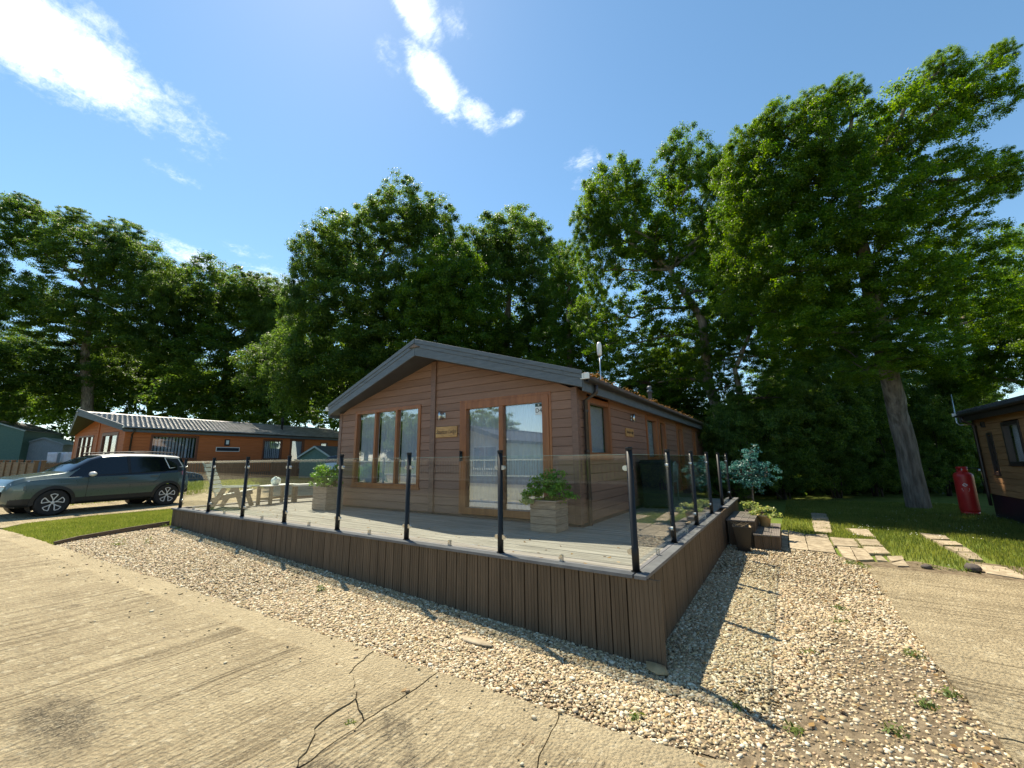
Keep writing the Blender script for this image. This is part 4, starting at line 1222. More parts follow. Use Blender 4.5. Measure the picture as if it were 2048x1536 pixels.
# ------------------------------------------------------------------ sheds
def shed(name, label, p, rz, w, l, h, rise, wall, roof, door=None):
    r = tag(empty(name, p, rz), label, 'shed')
    mb = MB()
    mb.prism([(-w / 2, 0), (w / 2, 0), (w / 2, h), (0, h + rise), (-w / 2, h)], 0, l); mb.build('wall', wall, r)
    for i in range(int(h / .14)):
        q = MB(); z = .01 + i * .14
        q.box(-w / 2 - .012, w / 2 + .012, -.016, l + .012, z, z + .125); q.build('shiplap_board', wall, r)
    for s in (1, -1):
        q = MB(); ex = s * (w / 2 + .12); ez = h - rise * .12 / (w / 2)
        b = [(0, -.12, h + rise + .005), (ex, -.12, ez + .005), (ex, l + .12, ez + .005), (0, l + .12, h + rise + .005)]
        t = [(x, y, z + .05) for x, y, z in b]
        hexa(q, b if s > 0 else b[::-1], t if s > 0 else t[::-1]); q.build('roof', roof, r)
        q = MB(); q.bar((0, -.135, h + rise - .01), (ex, -.135, ez - .01), .02, .10); q.build('bargeboard', M['shed_roof'] if roof != M['shed_roof'] else wall, r)
    if door:
        for k in range(6):
            q = MB(); q.box(-.45 + k * .15 + .004, -.45 + (k + 1) * .15 - .004, -.034, -.017, .05, h - .1); q.build('door_board', door, r)
    return r


sp = W(632, 893, 24.0); zg = float(gz(sp[0], sp[1]))
shed('garden_shed', 'small green shed with dark felt roof between the two lodges', (sp[0], sp[1], zg), math.radians(20), 2.0, 2.6, sp[2] - zg - .55, .55, M['shed_green'], M['tile_dark'], M['shed_green'])
sp = W(88, 877, 36.0); zg = float(gz(sp[0], sp[1]))
shed('storage_shed', 'blue grey shed with pale roof left of the orange brown lodge', (sp[0], sp[1], zg), math.radians(62), 2.6, 4.6, sp[2] - zg - .5, .55, M['shed_grey'], M['shed_roof'])
sp = W(-30, 838, 34.0); zg = float(gz(sp[0], sp[1]))
shed('green_chalet', 'green boarded chalet cut off by the left edge', (sp[0], sp[1], zg), math.radians(58), 5.0, 6.0, sp[2] - zg - .9, .9, M['shed_green'], M['tile_dark'])

# laundry on an airer
lp = W(122, 930, 27.5); zg = float(gz(lp[0], lp[1])) + .44
la = tag(empty('laundry_airer', (lp[0], lp[1], zg), math.radians(25)), 'airer hung with pale pink and white laundry on the neighbour deck', 'laundry')
fr = MB()
for s in (-.8, .8):
    fr.tube([(s, -.35, 0), (s, .3, 1.15)], .015, 6); fr.tube([(s, .35, 0), (s, -.3, 1.15)], .015, 6)
for y in (-.3, 0, .3): fr.tube([(-.8, y, 1.15), (.8, y, 1.15)], .01, 6)
fr.build('frame', M['card'], la)
for (x0, x1, y) in ((-.78, .02, -.31), (.05, .78, -.02), (-.6, .5, .3)):
    nx = 10; g = []
    for i in range(nx + 1):
        for j in range(6): g.append((x0 + (x1 - x0) * i / nx, y + .03 * math.sin(i * 1.9 + j * .4) * (5 - j) / 5 - .02, 1.16 - .14 * (5 - j) - .0))
    mb = MB(); mb.poly(g, [(i * 6 + j, (i + 1) * 6 + j, (i + 1) * 6 + j + 1, i * 6 + j + 1) for i in range(nx) for j in range(5)]); o = mb.build('sheet', M['sheet'], la, True)
    sol = o.modifiers.new('solid', 'SOLIDIFY'); sol.thickness = .006


# ------------------------------------------------------------------ cars
def car(name, label, front_hub, rear_hub, paint, roof_paint, suv=True):
    """front/rear hub: ground points under the wheels of the left side"""
    fh, rh = Vector(front_hub), Vector(rear_hub)
    d = (fh - rh); wb = d.length; d.normalize()
    ang = math.atan2(d.y, d.x)      # local +x forward
    hw0 = .80
    c0 = fh + Vector((d.y, -d.x, 0)) * hw0      # centre line under the front axle
    root = tag(empty(name, c0, ang), label, 'car')
    XF, XR, RW = 0.0, -wb, .335
    fo, ro = .84, .68
    def prof(pts):
        a = np.array(pts); return lambda x: np.interp(x, a[::-1, 0] if a[0, 0] > a[-1, 0] else a[:, 0], a[::-1, 1] if a[0, 0] > a[-1, 0] else a[:, 1])
    f_ = lambda t: fo - t * (fo + wb + ro)       # t 0..1 nose to tail
    top = prof([(f_(0), .66), (f_(.010), .86), (f_(.03), .95), (f_(.07), 1.01), (f_(.16), 1.07), (f_(.235), 1.11), (f_(.255), 1.13), (f_(.32), 1.33), (f_(.385), 1.50), (f_(.43), 1.57), (f_(.48), 1.605), (f_(.58), 1.625), (f_(.72), 1.62), (f_(.84), 1.595), (f_(.925), 1.56), (f_(.945), 1.51), (f_(.965), 1.30), (f_(.982), 1.08), (f_(.992), .93), (f_(1), .74)])
    wid = prof([(f_(0), .58), (f_(.006), .68), (f_(.025), .785), (f_(.07), .85), (f_(.16), .872), (f_(.3), .882), (f_(.78), .882), (f_(.90), .86), (f_(.96), .80), (f_(.988), .74), (f_(1), .66)])
    bot = prof([(f_(0), .38), (f_(.03), .27), (f_(.12), .25), (f_(.9), .27), (f_(.96), .36), (f_(1), .48)])
    belt = prof([(f_(0), .62), (f_(.02), .80), (f_(.07), .90), (f_(.2), .95), (f_(.3), .955), (f_(.7), .985), (f_(.9), 1.03), (f_(.96), 1.04), (f_(1), .70)])
    NX, NR = 170, 46
    XS = np.unique(np.concatenate([np.linspace(fo, -wb - ro, NX)]))[::-1]
    V = np.zeros((len(XS), NR, 3))
    for i, x in enumerate(XS):
        zt, w, zb, bl = float(top(x)), float(wid(x)), float(bot(x)), float(belt(x))
        bl = min(bl, zt - .02)
        cab = np.clip((zt - bl) / .5, 0, 1)
        pts = [(w * .80, zb), (w * .95, zb + .04)]
        for k in np.linspace(0, 1, 18):
            z = zb + .07 + (bl - zb - .07) * k
            bulge = 1 - .05 * abs((z - .62) / .4) ** 2.2 + .008 * math.sin((z - .5) * 9)
            pts.append((w * bulge, z))
        yb = pts[-1][0]
        h = zt - bl
        zs = bl + h * (1 - .17 * cab - .35 * (1 - cab))           # where side turns into roof
        ys = yb * (1 - .245 * cab - .05 * (1 - cab))
        for k in np.linspace(.08, 1, 14): pts.append((yb - .018 * cab + (ys - yb + .018 * cab) * k, bl + (zs - bl) * k))
        for k in np.linspace(.1, 1, 12):
            a = k * math.pi / 2
            pts.append((ys * (math.cos(a) ** .55 if k < 1 else 0), zs + (zt - zs) * (math.sin(a) ** 1.0)))
        V[i] = [(x, p[0], p[1]) for p in pts[:NR]]
    cen = (V[:-1, :-1] + V[1:, 1:] + V[:-1, 1:] + V[1:, :-1]) / 4
    X, Y, Z = cen[..., 0], cen[..., 1], cen[..., 2]
    zt, bl = top(X), belt(X)
    cut = np.zeros(X.shape, bool)
    for hx in (XF, XR): cut |= ((X - hx) ** 2 + (Z - RW) ** 2 < .375 ** 2) & (Y > .5)
    tt = (fo - X) / (fo + wb + ro)
    ring = np.broadcast_to(np.arange(NR - 1), X.shape)
    sideband = (ring >= 19) & (ring <= 33)
    win_top = zt - .115
    side = sideband & (Z > bl + .012) & (tt > .262) & (tt < .90) & (Z < win_top)
    side &= Z < bl + .012 + (tt - .258) * 3.7                     # A pillar
    side &= (Z < 1.60 - (tt - .76) * 2.2) if suv else side
    screen = (ring >= 31) & (tt > .252) & (tt < .435) & (Z > 1.12)
    side &= ~screen
    rear = (ring >= 30) & (tt > .930) & (tt < .968) & (Z > 1.10)
    sill = (Z < .45) & (tt > .02)
    roofm = (ring >= 35) & (tt >= .435) & (tt <= .940) if suv else np.zeros_like(side)
    black = sideband & (Z > bl + .012) & (tt > .74) & (tt < .935) & ~side & (Z < zt - .09)
    regions = [('side_window', side, M['car_glass']), ('windscreen', screen, M['car_glass']), ('rear_window', rear, M['car_glass']), ('sill_cladding', sill & ~side, M['car_black']), ('roof', roofm, roof_paint), ('pillar_trim', black, M['car_black'])]
    used = cut.copy()
    n = len(XS); base = np.arange(n * NR).reshape(n, NR)
    allv = V.reshape(-1, 3); mir = allv * np.array([1, -1, 1])
    Q = np.stack([base[:-1, :-1], base[1:, :-1], base[1:, 1:], base[:-1, 1:]], -1)
    def emit(nm, mask, mat, sd=0):
        q = Q[mask]
        if not len(q): return
        vv = np.concatenate([allv, mir]); ff = np.concatenate(([q] if sd >= 0 else []) + ([(q + len(allv))[:, ::-1]] if sd <= 0 else []))
        u, inv = np.unique(ff, return_inverse=True)
        return link(nm, np_mesh(nm, vv[u], inv.reshape(ff.shape)), mat, root, True)
    for nm, m, mat in regions:
        m = m & ~used; used |= m
        if nm in ('side_window', 'sill_cladding', 'pillar_trim'): emit(nm, m, mat, 1); emit(nm, m, mat, -1)
        else: emit(nm, m, mat)
    emit('body', ~used, paint)
    # floor and wheel wells
    MB().box(-wb - ro + .2, fo - .25, -.62, .62, .24, .55).build('underbody', M['car_black'], root)
    yw = .80
    def surf(x, z):      # body half width at a side point
        i = int(np.argmin(abs(XS - x))); j = int(np.argmin(abs(V[i, :34, 2] - z))); return V[i, j, 1]
    tyre = MB().lathe([(.215, -.10), (.30, -.105), (.328, -.085), (.335, -.05), (.335, .05), (.328, .085), (.30, .105), (.215, .10)], 36, (0, 0, 0), 'y').mesh('tyre'); tyre.materials.append(M['tyre'])
    disc = MB().lathe([(0, .055), (.215, .075), (.22, .09), (.235, .095)], 30, (0, 0, 0), 'y').mesh('rim_back'); disc.materials.append(M['car_black'])
    sp = MB()
    for k in range(5):
        a = k * 2 * math.pi / 5 + .35
        for da in (-.30, .30):
            p0 = (.045 * math.cos(a), .094, .045 * math.sin(a)); p1 = (.10 * math.cos(a + da * .5), .100, .10 * math.sin(a + da * .5)); p2 = (.205 * math.cos(a + da * 1.15), .104, .205 * math.sin(a + da * 1.15))
            sp.bar(p0, p1, .020, .014, (0, 1, 0)); sp.bar(p1, p2, .020, .014, (0, 1, 0))
        a0, a1 = a - .345, a + .345
        sp.bar((.21 * math.cos(a0), .104, .21 * math.sin(a0)), (.222 * math.cos(a), .104, .222 * math.sin(a)), .018, .014, (0, 1, 0)); sp.bar((.222 * math.cos(a), .104, .222 * math.sin(a)), (.21 * math.cos(a1), .104, .21 * math.sin(a1)), .018, .014, (0, 1, 0))
    sp.lathe([(0, .112), (.035, .11), (.04, .098)], 14, (0, 0, 0), 'y')
    spm = sp.mesh('spokes'); spm.materials.append(M['rim'])
    for hx in (XF, XR):
        for s in (1, -1):
            w_ = empty('wheel', (hx, s * (yw - .035), RW)); w_.parent = root
            if s < 0: w_.rotation_euler = (0, 0, math.pi)
            for nm, me in (('tyre', tyre), ('rim_back', disc), ('spokes', spm)):
                o = link(nm, me, None, w_)
            me_s = [p for p in (tyre, disc)]
            # arch cladding ring
            ar = MB(); N = 22; vs = []
            for k in range(N + 1):
                a = -0.12 + (math.pi + .24) * k / N
                for r_, out in ((.350, -.03), (.352, .014), (.43, .012), (.434, -.02)):
                    x_, z_ = hx + r_ * math.cos(a), RW + r_ * math.sin(a)
                    vs.append((x_, s * (surf(x_, min(max(z_, .32), .8)) + out), max(z_, .25)))
            ar.poly(vs, [(k * 4 + j, (k + 1) * 4 + j, (k + 1) * 4 + j + 1, k * 4 + j + 1) for k in range(N) for j in range(3)])
            ar.build('arch_cladding', M['car_black'], root)
            wl_ = MB(); wl_.lathe([(.385, -.28), (.385, .0)], 24, (hx, s * (yw - .04) - (0 if s > 0 else -.28), RW), 'y'); wl_.build('wheel_well', M['car_black'], root)
    # seams, handles, lamps, mirrors
    def strip(pts, w, nm, mat, out=.003):
        for s in (1, -1):
            mb = MB()
            for (xa, za), (xb, zb_) in zip(pts[:-1], pts[1:]):
                mb.bar((xa, s * (surf(xa, za) + out), za), (xb, s * (surf(xb, zb_) + out), zb_), w, .006, (0, s, 0))
            mb.build(nm, mat, root)
    xd1, xd2, xd3 = -.62, -1.58, -2.22
    strip([(xd1, .42), (xd1, .7), (xd1 - .02, .97)], .009, 'door_seam', M['car_black']); strip([(xd2, .42), (xd2, .7), (xd2, 1.0)], .009, 'door_seam', M['car_black'])
    strip([(-2.16, .72), (-2.30, .86), (-2.36, 1.0)], .008, 'door_seam', M['car_black'])
    strip([(xd1 + .02, .41), (-1.2, .41), (-2.1, .42)], .010, 'door_seam', M['car_black'])
    strip([(-1.30, .90), (-1.50, .905)], .03, 'door_handle', paint, .018); strip([(-2.08, .93), (-2.28, .935)], .03, 'door_handle', paint, .018)
    strip([(-.75, 1.0), (-1.6, 1.03), (-2.5, 1.065)], .014, 'window_strip', M['car_black'], .004)
    strip([(xd2, 1.04), (xd2 + .03, 1.52)], .07, 'door_pillar', M['car_black'], .004)
    if suv:
        strip([(-2.50, 1.50), (-2.90, 1.47), (-3.04, 1.20), (-2.62, 1.16), (-2.50, 1.50)], .022, 'quarter_outline', M['car_white'], .008)
        for s in (1, -1):
            mb = MB(); mb.tube([(-.98, s * .62, 1.60), (-1.06, s * .63, 1.645), (-1.9, s * .635, 1.68), (-2.7, s * .62, 1.65), (-2.82, s * .61, 1.60)], .017, 8); mb.build('roof_rail', M['car_black'], root, True)
    for s in (1, -1):
        mb = MB(); mb.lathe([(0, -.10), (.07, -.085), (.095, -.02), (.09, .05), (.05, .10), (0, .105)], 12, (0, 0, 0)); o = mb.build('mirror', roof_paint if suv else paint, root, True)
        o.rotation_euler = (s * math.pi / 2, 0, 0); o.scale = (.8, .72, 1); o.location = (-.66, s * .975, 1.045)
        MB().bar((-.68, s * .85, 1.0), (-.67, s * .93, 1.02), .06, .03).build('mirror_arm', M['car_black'], root)
        xf = fo - .20; 
        mb = MB(); mb.poly([(fo - .07, s * (surf(fo - .07, .84) + .016), .85), (fo - .36, s * (surf(fo - .36, .90) + .012), .93), (fo - .36, s * (surf(fo - .36, .88) + .012), .895), (fo - .08, s * (surf(fo - .08, .80) + .016), .80)], [(0, 1, 2, 3)]); mb.build('daytime_lamp', M['lamp_clear'], root)
        mb = MB(); mb.poly([(fo - .06, s * (surf(fo - .06, .74) + .014), .765), (fo - .30, s * (surf(fo - .30, .76) + .012), .785), (fo - .30, s * (surf(fo - .30, .68) + .012), .68), (fo - .06, s * (surf(fo - .06, .66) + .014), .66)], [(0, 1, 2, 3)]); mb.build('headlight', M['car_glass'], root)
        xb = -wb - ro
        mb = MB(); ys_ = surf(xb + .16, .95)
        mb.poly([(xb + .30, s * (surf(xb + .30, .98) + .006), 1.07), (xb + .13, s * (surf(xb + .13, .98) + .006), 1.06), (xb + .13, s * (surf(xb + .13, .9) + .006), .92), (xb + .30, s * (surf(xb + .30, .9) + .006), .94),
                 (xb + .02, s * .55, .99), (xb + .01, s * .55, .92)], [(0, 1, 2, 3), (1, 4, 5, 2)]); mb.build('tail_light', M['lamp_red'], root)
    MB().box(fo - .06, fo + .012, -.42, .42, .40, .58).build('grille', M['car_black'], root, False, .02)
    MB().box(fo - .03, fo + .004, -.60, .60, .765, .79).build('nose_bar', M['rim'], root, False, .008)
    MB().box(fo - .02, fo + .02, -.26, .26, .43, .53).build('number_plate', M['card'], root)
    MB().box(-wb - ro - .012, -wb - ro + .05, -.26, .26, .78, .89).build('number_plate', M['card'], root)
    MB().box(-wb - ro - .025, -wb - ro + .2, -.66, .66, .36, .55).build('rear_bumper', M['car_black'] if suv else paint, root, False, .04)
    return root


zc = float(gz(-15.2, 0))
car('parked_car', 'grey green car with white roof and black wheel arches parked at the left', (-14.98, -1.27, zc + .004), (-15.46, 1.27, zc + .004), M['car_green'], M['car_white'])
cs = np.array([-17.45, 8.15]); zc2 = float(gz(-17.6, 9)) + .004
a_ = math.radians(112)
fhs = cs + np.array([math.cos(a_), math.sin(a_)]) * 2.45
car('parked_car', 'silver car seen from behind beyond the deck planter', (fhs[0], fhs[1], zc2), (cs[0], cs[1], zc2), M['car_silver'], M['car_silver'], False)

# ------------------------------------------------------------------ plants
def leaf_cloud(cent, nrm, size, rng, aspect=.62, fold=.25):
    """quads with a slight fold; cent (N,3), nrm (N,3) unit, size (N,)"""
    n = len(cent)
    r = rng.normal(size=(n, 3)); t = np.cross(nrm, r); t /= np.linalg.norm(t, axis=1, keepdims=True) + 1e-9
    b = np.cross(nrm, t)
    L, Wd = (t * size[:, None]), (b * (size * aspect)[:, None])
    dn = nrm * (size * fold)[:, None]
    v = np.stack([cent - L * .5, cent + Wd * .5 - dn * .4, cent + L * .5 - dn * rng.uniform(-.2, .8, n)[:, None], cent - Wd * .5 - dn * .4], 1)
    f = np.arange(4 * n).reshape(n, 4)
    return v.reshape(-1, 3), f


def unit(n, rng):
    v = rng.normal(size=(n, 3)); return v / np.linalg.norm(v, axis=1, keepdims=True)


def noise3(p, k, ph):
    x, y, z = (p * k).T
    return (np.sin(1.9 * x + 1.1 * y + ph) + np.sin(1.3 * y - 2.1 * z + 2 * ph) + np.sin(2.3 * z + 1.7 * x + 3 * ph) + .7 * np.sin(3.9 * x - 3.1 * y + 2.7 * z)) / 3.7


def crown_points(lobes, rng, dens, leaf, per, clump_r, thin=0.0, flat=.62, ph=0.0):
    """clumps of leaves spread through a set of ellipsoids (centre, radii)"""
    CC, CN = [], []
    for c, r, k in lobes:
        c, r = np.asarray(c, float), np.asarray(r, float)
        area = 4 * math.pi * ((r[0] * r[1]) ** 1.6 / 3 + (r[0] * r[2]) ** 1.6 / 3 + (r[1] * r[2]) ** 1.6 / 3) ** (1 / 1.6)
        n = max(6, int(area * dens * k))
        u = unit(n, rng); rad = rng.uniform(0, 1, n) ** .38
        rad *= 1 + .17 * noise3(u * 3 + c, 1.0, ph)          # uneven outline
        p = c + u * r * rad[:, None]
        CC.append(p); CN.append(u)
    CC, CN = np.concatenate(CC), np.concatenate(CN)
    if thin:
        keep = noise3(CC, 1.15 / clump_r ** .5, ph) > -1 + thin * 1.2
        CC, CN = CC[keep], CN[keep]
    m = len(CC)
    cr = clump_r * rng.uniform(.5, 1.3, m)
    od = unit(m * per, rng).reshape(m, per, 3)
    orad = rng.uniform(0, 1, (m, per, 1)) ** .5 * rng.uniform(.55, 1.0, (m, per, 1))
    off = od * orad; off[..., 2] *= flat
    P = CC[:, None] + off * cr[:, None, None]
    N = rng.normal(size=(m, per, 3)) * .55 + np.array([0, 0, .55]) + od * .75 + CN[:, None] * .25
    N /= np.linalg.norm(N, axis=-1, keepdims=True)
    P, N = P.reshape(-1, 3), N.reshape(-1, 3)
    S = leaf * rng.uniform(.6, 1.25, len(P))
    return CC, P, N, S


def limb_mesh(mb, p, q, r0, r1, rng, n=5, sides=6, sag=.12):
    p, q = np.array(p, float), np.array(q, float); L = np.linalg.norm(q - p)
    pts = []
    for i in range(n + 1):
        k = i / n; w = math.sin(k * math.pi)
        pts.append(p + (q - p) * k + np.array([rng.normal(), rng.normal(), rng.normal() * .5 + .8]) * L * sag * w * .5)
    mb.tube(pts, [r0 + (r1 - r0) * (i / n) for i in range(n + 1)], sides)
    return pts


def make_units(n, clumps, per, leaf, clump_r, seed):
    """unit-sized leafy masses that every crown reuses"""
    out = []
    for i in range(n):
        rng = np.random.default_rng(seed + i)
        CC, P, N, S = crown_points([((0, 0, 0), (1, 1, 1), 1)], rng, clumps / 12.57, leaf, per, clump_r, .05, .7, ph=seed + i * 1.3)
        v, f = leaf_cloud(P, N, S, rng)
        out.append(np_mesh('leaf_mass', v, f))
    return out


UNITS = make_units(5, 250, 165, .043, .20, 300)
UNITS_THIN = make_units(3, 155, 145, .043, .18, 330)
UNITS_SHRUB = make_units(3, 200, 130, .054, .22, 360)


def crown_of(root, lobes, mat, seed, thin=False, units=None, grow=1.1, nm='crown'):
    rng = random.Random(seed); cr = empty(nm); cr.parent = root
    for c, r, k in lobes:
        us = units or (UNITS_THIN if (thin or k < .65) else UNITS)
        me = us[rng.randrange(len(us))]
        if not me.materials: me.materials.append(mat)
        o = link('leaf_mass', me, None, cr)
        o.material_slots[0].link = 'OBJECT'; o.material_slots[0].material = mat
        o.location = tuple(c); o.scale = (r[0] * grow, r[1] * grow, r[2] * grow); o.rotation_euler = (rng.uniform(-.2, .2), rng.uniform(-.2, .2), rng.uniform(0, 6.28))
    return cr


def tree(name, label, trunk, radii, lobes, leaf_m, leaf=.14, dens=1.0, per=55, clump=.6, thin=.12, seed=0, group=None, limb_k=.32, twigs=60, bark='bark', cat='tree'):
    rng = np.random.default_rng(seed)
    base = trunk[0]
    root = tag(empty(name, tuple(base)), label, cat, group)
    loc = np.array(base)
    T_ = [np.array(p) - loc for p in trunk]
    tb = MB()
    # fine, slightly crooked trunk with a root flare
    pts, rs = [], []
    for i in range(len(T_) - 1):
        for k in range(4):
            kk = k / 4; pts.append(T_[i] + (T_[i + 1] - T_[i]) * kk + rng.normal(size=3) * radii[i] * .06); rs.append((radii[i] + (radii[i + 1] - radii[i]) * kk) * rng.uniform(.96, 1.05))
    pts.append(T_[-1]); rs.append(radii[-1])
    pts = [pts[0] - np.array([0, 0, .25])] + pts; rs = [rs[0] * 1.2] + rs; rs[1] *= 1.06
    tb.tube(pts, rs, 12)
    tb.build('trunk', M[bark], root, True)
    lb = [(np.array(c) - loc, np.array(r), k) for c, r, k in lobes]
    if leaf > .1:
        crown_of(root, lb, leaf_m, seed, thin >= .3)
        CC = np.concatenate([c + unit(14, rng) * r * .8 for c, r, k in lb])
    else:
        CC, P, N, S = crown_points(lb, rng, dens, leaf, per, clump, thin, ph=seed * 1.7)
        v, f = leaf_cloud(P, N, S, rng)
        link('crown', np_mesh('crown', v, f), leaf_m, root)
    # limbs to each lobe, then twigs to clumps
    br = MB(); nodes = []
    up = [q for q in pts if q[2] > T_[-1][2] * .45]
    for c, r, k in lb:
        s_ = min(up, key=lambda q: np.linalg.norm(q - c) + max(0, q[2] - c[2]) * 1.5)
        rr0 = max(.03, radii[-1] * (.35 + limb_k))
        nodes += limb_mesh(br, s_, c + np.array([0, 0, -.15 * r[2]]), rr0, .03, rng, 6, 7)
    tag(br.build('limbs', M[bark], root, True), kind='stuff')
    tw = MB()
    if twigs and len(CC):
        nodes = np.array(nodes)
        for i in rng.choice(len(CC), min(twigs, len(CC)), replace=False):
            c = CC[i]; d = np.linalg.norm(nodes - c, axis=1) + np.maximum(0, nodes[:, 2] - c[2])
            s_ = nodes[int(np.argmin(d))]
            limb_mesh(tw, s_, c, .028, .008, rng, 3, 4)
        tag(tw.build('twigs', M['twig'], root), kind='stuff')
    return root


def lobe(px, py, rx, ry, d, k=1.0, rz=None):
    c = W(px, py, d); off = math.hypot(px - 1024, py - 768) / FPX; f = 1 / (1 + .32 * off * off)
    a, b = rx * d / FPX * f, ry * d / FPX * f
    return (c, (a, (rz * d / FPX if rz else a) , b), k)


def ground_pt(px, d, dz=0):
    c = W(px, 900, d); return np.array([c[0], c[1], float(gz(c[0], c[1])) + dz])


OAKS = 'oaks of the wood behind the lodges'
# big oak at the right with its bare grey trunk
d7 = 12.3
b7 = np.array([4.46, 13.79, -.57])
tr7 = [b7, W(1803, 850, 12.9), W(1776, 740, 12.8), W(1750, 620, 12.6), W(1715, 450, 12.5), W(1705, 360, 12.4)]
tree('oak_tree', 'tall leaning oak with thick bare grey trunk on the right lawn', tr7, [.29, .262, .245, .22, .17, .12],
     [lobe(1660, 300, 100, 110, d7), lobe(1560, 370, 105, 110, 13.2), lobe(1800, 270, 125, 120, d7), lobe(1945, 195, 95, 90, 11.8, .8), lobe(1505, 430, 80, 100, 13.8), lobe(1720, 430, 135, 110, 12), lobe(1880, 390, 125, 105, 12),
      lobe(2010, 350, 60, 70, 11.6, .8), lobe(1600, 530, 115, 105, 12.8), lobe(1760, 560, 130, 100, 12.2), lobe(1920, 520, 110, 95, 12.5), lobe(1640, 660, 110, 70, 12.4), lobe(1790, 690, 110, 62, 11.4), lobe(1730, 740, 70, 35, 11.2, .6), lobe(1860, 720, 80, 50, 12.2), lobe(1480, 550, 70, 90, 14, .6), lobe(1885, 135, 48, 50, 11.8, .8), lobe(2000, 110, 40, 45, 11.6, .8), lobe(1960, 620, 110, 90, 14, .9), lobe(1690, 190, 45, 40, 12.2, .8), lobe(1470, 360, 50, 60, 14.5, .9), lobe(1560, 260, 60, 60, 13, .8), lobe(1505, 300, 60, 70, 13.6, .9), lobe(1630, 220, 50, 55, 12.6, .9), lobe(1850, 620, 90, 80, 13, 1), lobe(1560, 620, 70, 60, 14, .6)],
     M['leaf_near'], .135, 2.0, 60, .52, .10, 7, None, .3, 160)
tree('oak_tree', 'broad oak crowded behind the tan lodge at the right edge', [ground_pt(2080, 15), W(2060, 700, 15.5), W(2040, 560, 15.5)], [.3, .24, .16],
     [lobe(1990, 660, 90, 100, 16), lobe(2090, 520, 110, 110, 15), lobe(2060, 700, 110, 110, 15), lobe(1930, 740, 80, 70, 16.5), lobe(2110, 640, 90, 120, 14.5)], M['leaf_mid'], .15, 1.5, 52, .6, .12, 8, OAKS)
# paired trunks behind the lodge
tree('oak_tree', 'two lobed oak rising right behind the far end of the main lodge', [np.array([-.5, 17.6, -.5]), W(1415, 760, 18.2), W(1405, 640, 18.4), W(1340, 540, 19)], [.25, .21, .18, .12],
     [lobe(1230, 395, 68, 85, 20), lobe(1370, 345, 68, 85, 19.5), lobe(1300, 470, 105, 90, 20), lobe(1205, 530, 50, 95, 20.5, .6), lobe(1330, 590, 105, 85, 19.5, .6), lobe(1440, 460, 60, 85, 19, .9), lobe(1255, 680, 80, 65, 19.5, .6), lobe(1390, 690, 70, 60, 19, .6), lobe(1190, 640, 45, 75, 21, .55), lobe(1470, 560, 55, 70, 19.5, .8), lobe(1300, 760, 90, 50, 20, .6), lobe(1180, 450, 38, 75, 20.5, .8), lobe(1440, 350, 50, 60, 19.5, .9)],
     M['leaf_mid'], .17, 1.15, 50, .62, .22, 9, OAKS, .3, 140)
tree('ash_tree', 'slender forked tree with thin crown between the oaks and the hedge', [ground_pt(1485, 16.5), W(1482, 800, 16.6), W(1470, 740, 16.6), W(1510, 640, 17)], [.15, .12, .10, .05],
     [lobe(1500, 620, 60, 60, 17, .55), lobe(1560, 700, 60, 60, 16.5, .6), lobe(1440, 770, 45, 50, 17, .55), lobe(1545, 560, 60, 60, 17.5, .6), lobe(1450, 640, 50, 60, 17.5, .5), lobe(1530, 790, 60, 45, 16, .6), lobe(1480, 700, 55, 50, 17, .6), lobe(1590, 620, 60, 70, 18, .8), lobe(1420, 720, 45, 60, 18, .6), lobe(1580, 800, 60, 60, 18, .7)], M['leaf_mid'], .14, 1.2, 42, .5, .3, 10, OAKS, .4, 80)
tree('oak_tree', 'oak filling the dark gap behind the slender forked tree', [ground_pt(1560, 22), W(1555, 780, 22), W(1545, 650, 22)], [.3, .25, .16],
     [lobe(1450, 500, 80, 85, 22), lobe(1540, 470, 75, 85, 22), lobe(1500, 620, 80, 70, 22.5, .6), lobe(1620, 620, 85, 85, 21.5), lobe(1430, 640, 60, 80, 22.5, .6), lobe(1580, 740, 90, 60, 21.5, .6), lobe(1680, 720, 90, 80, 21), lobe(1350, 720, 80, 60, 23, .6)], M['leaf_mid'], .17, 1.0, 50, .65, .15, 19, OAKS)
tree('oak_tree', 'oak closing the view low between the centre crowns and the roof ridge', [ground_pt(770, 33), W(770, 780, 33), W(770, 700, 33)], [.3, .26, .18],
     [lobe(640, 700, 90, 80, 33), lobe(560, 740, 80, 70, 33), lobe(760, 740, 100, 60, 33), lobe(880, 750, 90, 50, 33), lobe(1000, 740, 90, 50, 33, .6), lobe(1090, 760, 70, 50, 33, .6)], M['leaf_far'], .2, 1.0, 50, .65, .15, 20, OAKS)
